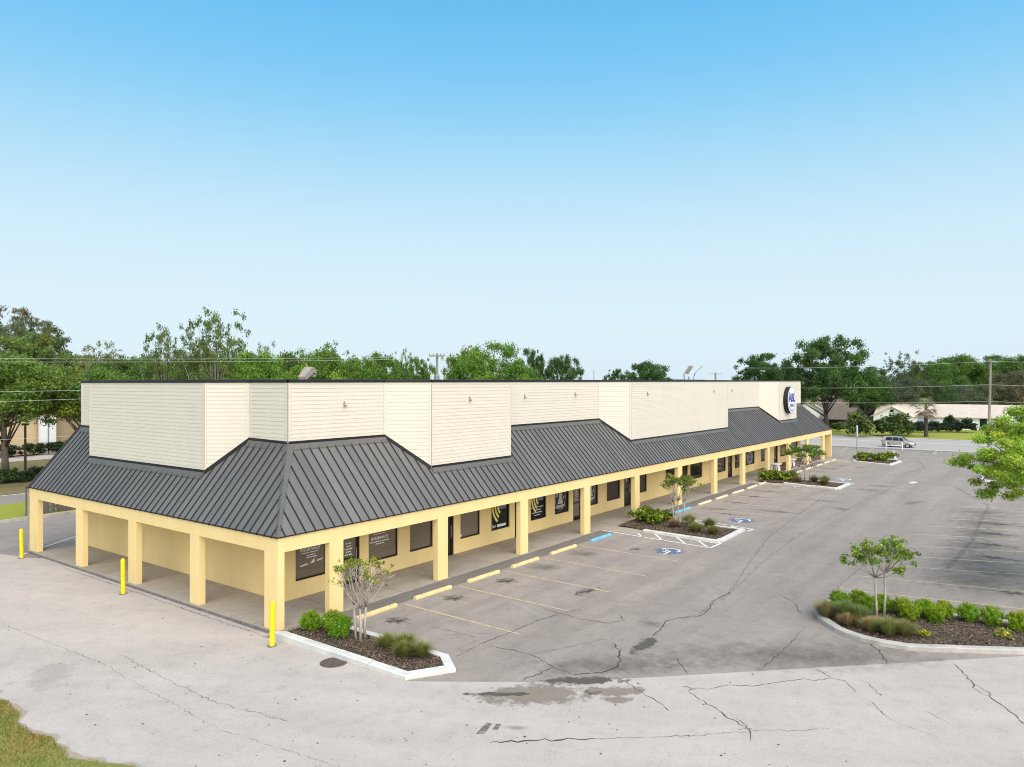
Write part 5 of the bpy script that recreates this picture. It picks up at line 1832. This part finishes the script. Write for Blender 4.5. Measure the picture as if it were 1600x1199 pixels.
# ------------------------------------------------------------------ poles and wires
def cross_pole(px, depth, ztop_, label, arms, r=.16, tank=False, zb=-.1):
    p = ray_at(px, depth, zb)
    t = empty('utility_pole', p, YAW - R(90), label, 'utility pole')
    mb = MB()
    mb.tube([(0, 0, 0), (0, 0, ztop_ - zb)], [r * 1.15, r * .8], 10)
    mb.build('pole', M['pole_wood'], t)
    for z, l in arms:
        MB().box((-l, -.2, z - zb - .06), (l, -.08, z - zb + .06)).build('crossarm', M['pole_wood'], t)
        for q in (-.95, .95, .45, -.45):
            mb = MB()
            lathe(mb, [(.05, 0), (.06, .06), (.04, .16), (.02, .2)], 8, 0, q * l, -.14)
            mb.build('insulator', M['steel'], t, (0, 0, z - zb + .06))
    if tank:
        for q, m in ((-.42, 'transformer'), (.42, 'transformer'), (.02, 'steel')):
            mb = MB()
            lathe(mb, [(.22, 0), (.23, .05), (.23, .72), (.20, .78), (.05, .80)], 14, 0, q, -.34 if q != .02 else -.4)
            mb.tube([(q - .09, -.34, .78), (q - .09, -.34, 1.0)], .03, 6)
            mb.tube([(q + .09, -.34, .78), (q + .09, -.34, 1.0)], .03, 6)
            mb.build('transformer', M[m], t, (0, 0, 8.55 - zb))
    return t


pole1 = cross_pole(683, 70, 11.35, 'utility pole with pale transformers rising behind the parapet', ((11.1, .72),), .13, True)
pole2 = cross_pole(1545, 100, 11.8, 'leaning wooden utility pole with short arms in front of the white house', ((11.5, .5),), .17)
pole2.rotation_euler = (0, R(1.2), YAW - R(90))
pole3 = cross_pole(1118, 210, 11.6, 'distant utility pole with crossarm above the parapet', ((11.2, 1.7),), .3)
t = tag(MB().tube([ray_at(928, 260, 0), ray_at(928, 260, 13.2)], [.25, .12], 6).build('antenna_mast', M['steel']), 'thin distant mast on the skyline between the trees', 'mast')
t = empty('street_lamp', ray_at(39.5, 71.5, -.1), 0, 'dark slim lamp post in front of the beige building at left', 'lamp post')
MB().tube([(0, 0, 0), (0, 0, 4.6)], [.13, .10], 8).build('post', M['dark_bark'], t)
MB().box((-.3, -.12, 4.55), (.3, .12, 4.75)).build('lamp_head', M['dark_bark'], t)


def wire(a, b, sag, r, label, group):
    a, b = Vector(a), Vector(b)
    r *= .36
    pts = [a + (b - a) * i / 14 - Vector((0, 0, sag * 4 * (i / 14) * (1 - i / 14))) for i in range(15)]
    return tag(MB().tube(pts, r, 4).build('power_line', M['wire']), label, 'power line', group)


pb = pole1.location
gl = 'power lines behind the building'
for z0, z1, dy, l in ((11.1, 9.6, -.3, 'topmost power line behind the left trees'), (10.9, 9.45, .4, 'second power line behind the left trees'), (8.9, 8.0, 0, 'third power line from the top at left'), (8.55, 7.3, .3, 'lowest power line at left beside the parapet end')):
    wire((pb.x, pb.y + dy, z0), (-25, 26 + dy, z1), .35, .016, l, gl)
wire((-10, 45, 4.2), (60, 47, 4.6), .3, .02, 'low cable crossing in front of the beige building', None)
pc = pole2.location
gl = 'power lines along the far road'
for z, l in ((11.5, 'topmost power line along the far road'), (8.35, 'middle power line along the far road'), (6.1, 'lowest power line along the far road')):
    wire((pc.x, pc.y, z), (pc.x + 1.5, pc.y + 46, z - .1), .5, .03, l + ' left of the pole', gl)
    wire((pc.x, pc.y, z), (pc.x + 1.5, pc.y - 40, z), .5, .03, l + ' right of the pole', gl)

# ------------------------------------------------------------------ behind the building at left
KB = MB()
t = empty('rear_kerb', (5, 31.1, -.14), 0, kind='structure')
x = -40
while x < 40:
    MB().box((x + .03, -.14, 0), (x + 2.97, .14, .16 + rnd.uniform(-.02, .02))).build('kerb_segment', M['kerb_raw'], t)
    x += 3
tag(MB().quad((-60, 31.24, -.02), (90, 31.24, -.02), (90, 38.3, -.02), (-60, 38.3, -.02)).build('rear_lawn', M['far_grass']), kind='structure')
tag(MB().quad((-60, 38.3, -.03), (120, 38.3, -.03), (120, 43.2, -.03), (-60, 43.2, -.03)).build('rear_road', M['asphalt']), kind='structure')
tag(MB().quad((-60, 43.2, 0), (120, 43.2, 0), (120, 70, 0), (-60, 70, 0)).build('dry_lawn', M['brown_grass']), kind='structure')
line('kerb_line', (-60, 43.0), (120, 43.0), .3, 'kerb', -.02, bpy.data.objects['rear_road'])
tag(MB().quad((-60, 70, .005), (120, 70, .005), (120, 76, .005), (-60, 76, .005)).build('rear_pavement', M['drive']), kind='structure')
fe = empty('wooden_fence', (4.0, 31.9, -.02), 0, 'weathered grey board fence behind the left end of the building', 'fence')
x = 0
while x < 24:
    w = .14
    hgt = 1.82 + rnd.uniform(-.05, .05)
    MB().add([(x, -.012, 0), (x + w, -.012, 0), (x + w, .012, 0), (x, .012, 0), (x, -.012, hgt), (x + w, -.012, hgt), (x + w, .012, hgt), (x, .012, hgt)],
             [(0, 1, 5, 4), (2, 3, 7, 6), (4, 5, 6, 7), (1, 2, 6, 5), (3, 0, 4, 7)]).build('board', M['wood_fence'], fe, (0, rnd.uniform(-.012, .012), 0))
    x += w + (.012 if rnd.random() < .8 else .06)
for z in (.35, 1.5):
    MB().box((0, .03, z), (24, .07, z + .09)).build('rail', M['wood_fence'], fe)
MB().box((-.14, -.06, 0), (-.02, .06, 1.95)).build('post', M['wood_fence'], fe)

bb = empty('beige_building', (18, 77.5, 0), 0, 'beige building with paired white columns beyond the left trees', 'building')
MB().box((-14, 0, 0), (46, 14, 4.6)).build('wall', M['beige_wall'], bb)
MB().box((-14.5, -.6, 4.6), (46.5, 14.5, 5.1)).build('roof', M['roof_brown'], bb)
for q in (-9, 0, 9, 18, 27):
    for s in (0, .95):
        MB().box((3.5 + q + s, -1.25, 0), (3.5 + q + s + .75, -.6, 4.6)).build('column', M['white'], bb)
hedge_leaf = bushy(61, 1.2, .6, 1.3, 900, .14, .0)
for i in range(9):
    o = link('hedge_bush', hedge_leaf, None, (9 + i * 2.15 + (1.0 if i > 4 else 0), 75.8, 0), i * 1.3)
    o.scale = (1.7, 1.2, 1.15)
    o.color = (.035, .06, .02, 1)
    tag(o, '%s dark bush from the left in the hedge before the beige building' % ['first', 'second', 'third', 'fourth', 'fifth', 'sixth', 'seventh', 'eighth', 'ninth'][i], 'hedge', 'hedge before the beige building')

# ------------------------------------------------------------------ houses beyond the road
def house(name, px0, px1, depth, ang, L, Wd, hw, hr, roof_m, label, wings=(), wall='white'):
    c = (ray_at(px0, depth) + ray_at(px1, depth)) / 2
    t = empty(name, c, ang, label, 'house')
    MB().box((-L / 2, -Wd / 2, 0), (L / 2, Wd / 2, hw)).add([(-L / 2, -Wd / 2, hw), (-L / 2, Wd / 2, hw), (-L / 2, 0, hr - .12), (L / 2, -Wd / 2, hw), (L / 2, Wd / 2, hw), (L / 2, 0, hr - .12)], [(0, 2, 1), (3, 4, 5)]).build('wall', M[wall], t)
    o = .5
    th = .14
    k = (hr - hw) / (Wd / 2)
    rf = MB()
    for s in (-1, 1):
        e_ = (Wd / 2 + o)
        z0 = hw - k * o
        rf.add([(-L / 2 - o, s * e_, z0), (L / 2 + o, s * e_, z0), (L / 2 + o, 0, hr), (-L / 2 - o, 0, hr), (-L / 2 - o, s * e_, z0 - th), (L / 2 + o, s * e_, z0 - th), (L / 2 + o, 0, hr - th), (-L / 2 - o, 0, hr - th)],
               [(0, 1, 2, 3), (7, 6, 5, 4), (0, 4, 5, 1), (1, 5, 6, 2), (3, 2, 6, 7), (0, 3, 7, 4)])
    rf.build('roof', M[roof_m], t)
    return t


def gable_wing(t, x0, x1, y0, y1, hw, hr, roof_m, wall='white', vent=True, win=()):
    """front facing gable projecting towards -y"""
    c = (x0 + x1) / 2
    MB().box((x0, y0, 0), (x1, y1, hw)).add([(x0, y0, hw), (x1, y0, hw), (c, y0, hr - .1)], [(0, 1, 2)]).build('wing_wall', M[wall], t)
    o = .45
    k = (hr - hw) / ((x1 - x0) / 2)
    rf = MB()
    for s, xe in ((-1, x0 - o), (1, x1 + o)):
        z0 = hw - k * o
        rf.add([(xe, y0 - o, z0), (c, y0 - o, hr), (c, y1 + 2, hr), (xe, y1 + 2, z0), (xe, y0 - o, z0 - .14), (c, y0 - o, hr - .14), (c, y1 + 2, hr - .14), (xe, y1 + 2, z0 - .14)],
               [(0, 1, 2, 3), (7, 6, 5, 4), (0, 4, 5, 1), (3, 2, 6, 7), (0, 3, 7, 4)])
    rf.build('wing_roof', M[roof_m], t)
    if vent: MB().box((c - .3, y0 - .04, hr - 1.15), (c + .3, y0 - .005, hr - .65)).build('gable_vent', M['dark'], t)
    for a, b, z0, z1 in win:
        f = MB()
        frame_bars(f, a, b, z0, z1, .08, y0 - .06, y0 - .003)
        f = f.build('window', M['white'], t)
        MB().quad((a + .08, y0 - .03, z0 + .08), (b - .08, y0 - .03, z0 + .08), (b - .08, y0 - .03, z1 - .08), (a + .08, y0 - .03, z1 - .08)).build('pane', M['window_far'], f)


# white ranch house: length along the road, front towards the road
hz = house('ranch_house', 1407, 1592, 140, R(-90), 27, 9.5, 2.5, 4.55, 'roof_tan', 'white ranch house with tan roof and two front gables beyond the road')
# local -y faces the road (world -x); local +x is world -y (to the right in the picture)
gable_wing(hz, -13.6, -7.2, -7.0, -3, 2.5, 4.2, 'roof_tan', win=((-11.2, -9.2, 1.0, 2.2),))
gable_wing(hz, 7.6, 13.6, -7.0, -3, 2.5, 4.1, 'roof_tan', win=((9.8, 11.6, 1.0, 2.2),))
for a, b in ((-6.4, -3.4), (0.5, 2.5)):
    f = MB()
    frame_bars(f, a, b, .9, 2.2, .08, -4.82, -4.755)
    f = f.build('window', M['white'], hz)
    MB().quad((a + .08, -4.78, .98), (b - .08, -4.78, .98), (b - .08, -4.78, 2.12), (a + .08, -4.78, 2.12)).build('pane', M['window_far'], f)
MB().box((3.6, -4.80, 0), (4.7, -4.755, 2.15)).build('door', M['dark'], hz)
MB().box((6.1, -4.80, 0), (7.1, -4.755, 2.2)).build('door', M['dark'], hz)
h2 = house('two_storey_house', 1250, 1318, 150, R(-78), 9, 8, 3.6, 6.2, 'roof_brown', 'white two storey house with brown roof behind the big oak')
gable_wing(h2, -6.4, 2.2, -8.5, -2, 2.3, 5.15, 'roof_light', vent=False, win=((-3.5, -2.2, 1.0, 2.1),))
for a in (2.3, 3.05, 3.8):
    f = MB()
    frame_bars(f, a, a + .7, 2.3, 3.5, .07, -4.06, -4.003)
    f = f.build('window', M['white'], h2)
    MB().quad((a + .07, -4.03, 2.37), (a + .63, -4.03, 2.37), (a + .63, -4.03, 3.43), (a + .07, -4.03, 3.43)).build('pane', M['dark'], f)
h2b = house('garage', 1300, 1326, 142, R(-90), 5, 6, 2.1, 3.9, 'roof_brown', 'low brown roofed garage beside the two storey house', wall='roof_brown')
MB().box((-1.6, -3.06, 0), (1.2, -3.004, 1.9)).build('door', M['dark'], h2b)
h3 = house('brown_house', 1350, 1396, 158, R(-96), 9, 8, 2.3, 4.4, 'roof_brown', 'small brown roofed house half hidden by round bushes', wall='beige_wall')
MB().box((-2, -4.06, 0), (-.8, -4.004, 2.1)).build('door', M['white'], h3)

# palm
pm = empty('palm_tree', ray_at(1447, 118, 0), 0, 'palm tree with brown dead fronds in front of the white house', 'palm tree')
MB().tube([(0, 0, 0), (.05, 0, 2), (0, .05, 4.2)], [.34, .25, .28], 10).build('trunk', M['dark_bark'], pm)
g = np.random.default_rng(12)


def fronds(n, lo, hi, ln, nm, col):
    V, F = [], []
    for i in range(n):
        a = g.random() * 6.283
        el = R(lo + (hi - lo) * g.random())
        l = ln * (.8 + .4 * g.random())
        d = np.array([math.cos(a) * math.cos(el), math.sin(a) * math.cos(el), math.sin(el)])
        s = np.array([-math.sin(a), math.cos(a), 0])
        st = np.array([0, 0, 4.4])
        md = st + d * l * .55
        # fan of pointed blades
        for q in range(9):
            f = (q / 8 - .5) * 2.0
            tip = md + d * l * .5 * math.cos(f) + s * l * .45 * math.sin(f) + np.array([0, 0, -.35 * l * .5 * (1 - .4 * math.cos(f))])
            k = len(V)
            sd = (d * -math.sin(f) + s * math.cos(f)) * .06
            V += [md - sd, md + sd, tip]
            F.append((k, k + 1, k + 2))
        k = len(V)
        V += [st - s * .04, st + s * .04, md + s * .03, md - s * .03]
        F.append((k, k + 1, k + 2, k + 3))
    me = bpy.data.meshes.new(nm)
    me.from_pydata([tuple(v) for v in V], [], F)
    at = me.attributes.new('tint', 'FLOAT_COLOR', 'FACE')
    c = np.ones((len(F), 4), dtype=np.float32)
    c[:, :3] = (.7 + .6 * g.random((len(F), 1)))
    at.data.foreach_set('color', c.reshape(-1))
    me.materials.append(M['blade'])
    o = link(nm, me, pm)
    o.color = (*col, 1)


fronds(46, 5, 80, 2.0, 'green_fronds', (.25, .27, .11))
fronds(54, -48, 8, 2.05, 'dead_fronds', (.36, .29, .21))

# bushes across the road
ROUND = [bushy(71, 1.0, 1.0, 1.9, 2600, .13, .03), bushy(72, 1.0, 1.0, 1.9, 2600, .13, .03)]


def bush(px, depth, w, h, label, col, group=None):
    o = link('bush', rnd.choice(ROUND), None, ray_at(px, depth, -.05), rnd.random() * 6)
    o.scale = (w / 2, w / 2, h / 1.9)
    o.color = (*col, 1)
    return tag(o, label, 'bush', group)


bush(1345, 118, 3.6, 4.0, 'tall round bush on the far lawn behind the road sign', (.10, .15, .035))
bush(1391, 119, 5.0, 3.8, 'wide round bush on the far lawn behind the car', (.085, .13, .03))
bush(1310, 132, 2.2, 1.7, 'small round bush on the lawn before the garage', (.10, .17, .03))
bush(1412, 122, 3.2, 2.4, 'bush between the wide round bush and the white house', (.08, .12, .04))
for i in range(7):
    bush(1424 + i * 11.5, 129, 1.9, 1.75 + .3 * (i % 2), '%s dark bush from the left in the hedge along the white house' % ORD[i], (.035, .055, .03), 'hedge along the white house')
bush(1483, 130, 1.6, 3.1, 'tall narrow dark bush against the white house', (.02, .035, .012))
bush(1505, 129, 3.6, 2.5, 'broad dark bush by the door of the white house', (.03, .05, .022))
bush(4, 63, 2.0, 1.3, 'low dark bush round the foot of the left tree', (.06, .10, .03))
bush(34, 64, 1.7, 1.0, 'low dark bush right of the left tree', (.05, .09, .03))
bush(62, 66, 1.9, 1.2, 'low dark bush beside the lamp post at left', (.05, .085, .03))

# ------------------------------------------------------------------ trees
G1, G2, G3 = (.095, .17, .022), (.075, .135, .02), (.05, .095, .018)
BR, OL, GY = (.115, .20, .024), (.13, .15, .05), (.105, .12, .055)
# left group
tree('pine_tree', 'pine', 8, 470, 106, 130, 'tall dull brown topped pine at the left picture edge', (.12, .125, .06))
tree('pine_tree', 'pine', 60, 492, 104, 96, 'pine with flat olive clumps right of the tallest left one', (.09, .12, .04))
tree('oak_tree', 'oak1', 55, 520, 102, 135, 'green oak with gaps below the pines at left', (.115, .16, .032))
tree('oak_tree', 'oak2', -30, 530, 104, 130, 'green oak cut by the left picture edge', (.10, .17, .03))
tree('live_oak', 'live', 10, 560, 64, 235, 'broad low live oak with grey trunk at the left picture edge', (.115, .175, .026))
tree('live_oak', 'live', 140, 578, 68, 150, 'bright green low tree beside the end of the parapet', (.115, .17, .026))
tree('oak_tree', 'dense2', 120, 560, 104, 140, 'olive green tree behind the low trees at left', (.115, .155, .032))
tree('sparse_tree', 'sparse2', 165, 533, 92, 105, 'thin pale grey green tree between the pines and the tall airy tree', OL)
tree('sparse_tree', 'sparse1', 258, 506, 84, 92, 'airy tree with open crown left of the tallest one', (.10, .145, .032))
tree('sparse_tree', 'sparse1', 336, 482, 82, 125, 'tallest airy tree with pale branching trunk above the parapet', (.10, .145, .032))
tree('sparse_tree', 'sparse2', 300, 545, 88, 90, 'low airy tree filling the gap under the tallest one', G2)
tree('green_tree', 'dense2', 200, 562, 90, 130, 'dense green tree behind the parapet at its left end', G2)
tree('green_tree', 'dense1', 270, 575, 100, 150, 'dense green tree low behind the airy trees', G2)
tree('green_tree', 'dense1', 412, 552, 80, 118, 'bright green tree left of the roof floodlight', BR)
tree('sparse_tree', 'sparse2', 405, 535, 96, 70, 'small twiggy tree top rising right of the tallest airy tree', G2)
tree('green_tree', 'dense3', 505, 552, 82, 135, 'bright green rounded tree right of the roof floodlight', BR)
tree('sparse_tree', 'sparse1', 500, 536, 100, 120, 'twiggy crown rising over the bright green trees', G1)
tree('green_tree', 'dense2', 575, 553, 86, 105, 'mid green tree left of the gap before the transformer pole', G1)
tree('sparse_tree', 'sparse2', 628, 546, 112, 50, 'small open tree left of the transformer pole', G2)
tree('oak_tree', 'oak2', 655, 560, 105, 58, 'small round tree just left of the transformer pole', G1)
tree('green_tree', 'dense2', 755, 537, 86, 128, 'large bright green tree right of the transformer pole', BR)
tree('sparse_tree', 'sparse2', 708, 556, 100, 55, 'open tree just right of the transformer pole', G2)
tree('oak_tree', 'oak2', 832, 547, 118, 48, 'dark small tree right of the large bright green one', G3)
tree('oak_tree', 'oak1', 878, 556, 118, 66, 'dark small tree at the right end of the middle group', G3)
tree('green_tree', 'dense1', 815, 575, 100, 90, 'low green tree under the dark small ones', G2)
tree('green_tree', 'dense1', 352, 556, 92, 130, 'full green tree in front of the tallest airy tree, behind the parapet', (.085, .15, .022))
tree('green_tree', 'dense3', 452, 556, 94, 100, 'full green tree between the two bright green ones', (.085, .15, .022))
tree('green_tree', 'dense2', 228, 558, 96, 120, 'full green tree under the left airy tree', (.08, .14, .025))
tree('green_tree', 'dense1', 545, 562, 96, 110, 'full green tree right of the second bright green one', (.085, .15, .022))
tree('green_tree', 'dense3', 300, 560, 98, 110, 'full green tree between the two airy crowns, low behind the parapet', (.09, .145, .026))
tree('green_tree', 'dense1', 605, 562, 100, 90, 'full green tree left of the small open one by the transformer pole', (.085, .145, .024))
tree('green_tree', 'dense2', 160, 556, 108, 120, 'full olive green tree behind the thin pale one', (.10, .145, .032))
# middle right
tree('oak_tree', 'oak1', 1012, 566, 150, 92, 'dark spreading tree alone above the middle of the parapet', G3)
tree('oak_tree', 'oak2', 962, 578, 160, 40, 'small dark tree left of the lone spreading one', G3)
tree('oak_tree', 'oak2', 1188, 554, 138, 92, 'dark oak left of the big oak at the far end of the building', G3)
tree('oak_tree', 'dense2', 1230, 570, 150, 70, 'dark tree between the two oaks at the building end', G3)
tree('oak_tree', 'oak1', 1294, 526, 124, 122, 'big dark oak with black trunk beyond the end of the building', (.055, .105, .02))
tree('oak_tree', 'dense2', 1352, 574, 150, 90, 'green tree just right of the big dark oak', (.06, .11, .02))
tree('sparse_tree', 'sparse2', 1408, 549, 160, 66, 'half bare tree top sticking up right of the big oak', (.07, .095, .035))
tree('oak_tree', 'droop', 1410, 592, 150, 92, 'drooping grey green tree behind the round bushes', (.085, .105, .05))
tree('oak_tree', 'droop', 1372, 598, 160, 70, 'dull green tree behind the brown roofed house', (.06, .095, .025))
tree('oak_tree', 'dense1', 1455, 567, 172, 95, 'green tree left of the long wooded skyline at right', (.07, .13, .02))
tree('oak_tree', 'dense3', 1497, 557, 178, 110, 'rounded green treetop behind the white house', (.075, .14, .02))
tree('oak_tree', 'dense2', 1548, 556, 182, 105, 'green treetop behind the wooden pole', (.075, .135, .02))
tree('oak_tree', 'dense1', 1600, 555, 178, 120, 'green treetop at the right picture edge', (.075, .14, .02))
tree('oak_tree', 'droop', 1452, 598, 152, 80, 'dark drooping tree behind the palm', (.05, .085, .02))
tree('oak_tree', 'droop', 1525, 602, 156, 95, 'olive drooping tree behind the roof of the white house', GY)
tree('oak_tree', 'droop', 1590, 582, 158, 110, 'brownish olive tree behind the right end of the white house', (.12, .115, .055))
tree('oak_tree', 'oak2', 1265, 585, 165, 90, 'dark tree behind the two storey house', G3)
tree('oak_tree', 'dense1', 1322, 600, 172, 100, 'dark tree between the houses beyond the road', (.05, .09, .02))
for i, (px, yt, d, w) in enumerate(((1395, 610, 185, 110), (1480, 596, 190, 120), (1560, 590, 192, 130), (1290, 606, 190, 120))):
    tree('oak_tree', 'dense3', px, yt, d, w, '%s tree in the dark backing wood beyond the houses' % ORD[i], (.045, .08, .02))
for i, (px, yt, d, w) in enumerate(((30, 592, 112, 150), (110, 596, 112, 150), (180, 590, 112, 150), (-40, 590, 110, 150), (350, 585, 105, 160), (450, 580, 108, 150), (560, 585, 110, 150))):
    tree('green_tree', 'dense2', px, yt, d, w, '%s tree from the left in the backing row behind the building' % ORD[i], (.06, .11, .02))
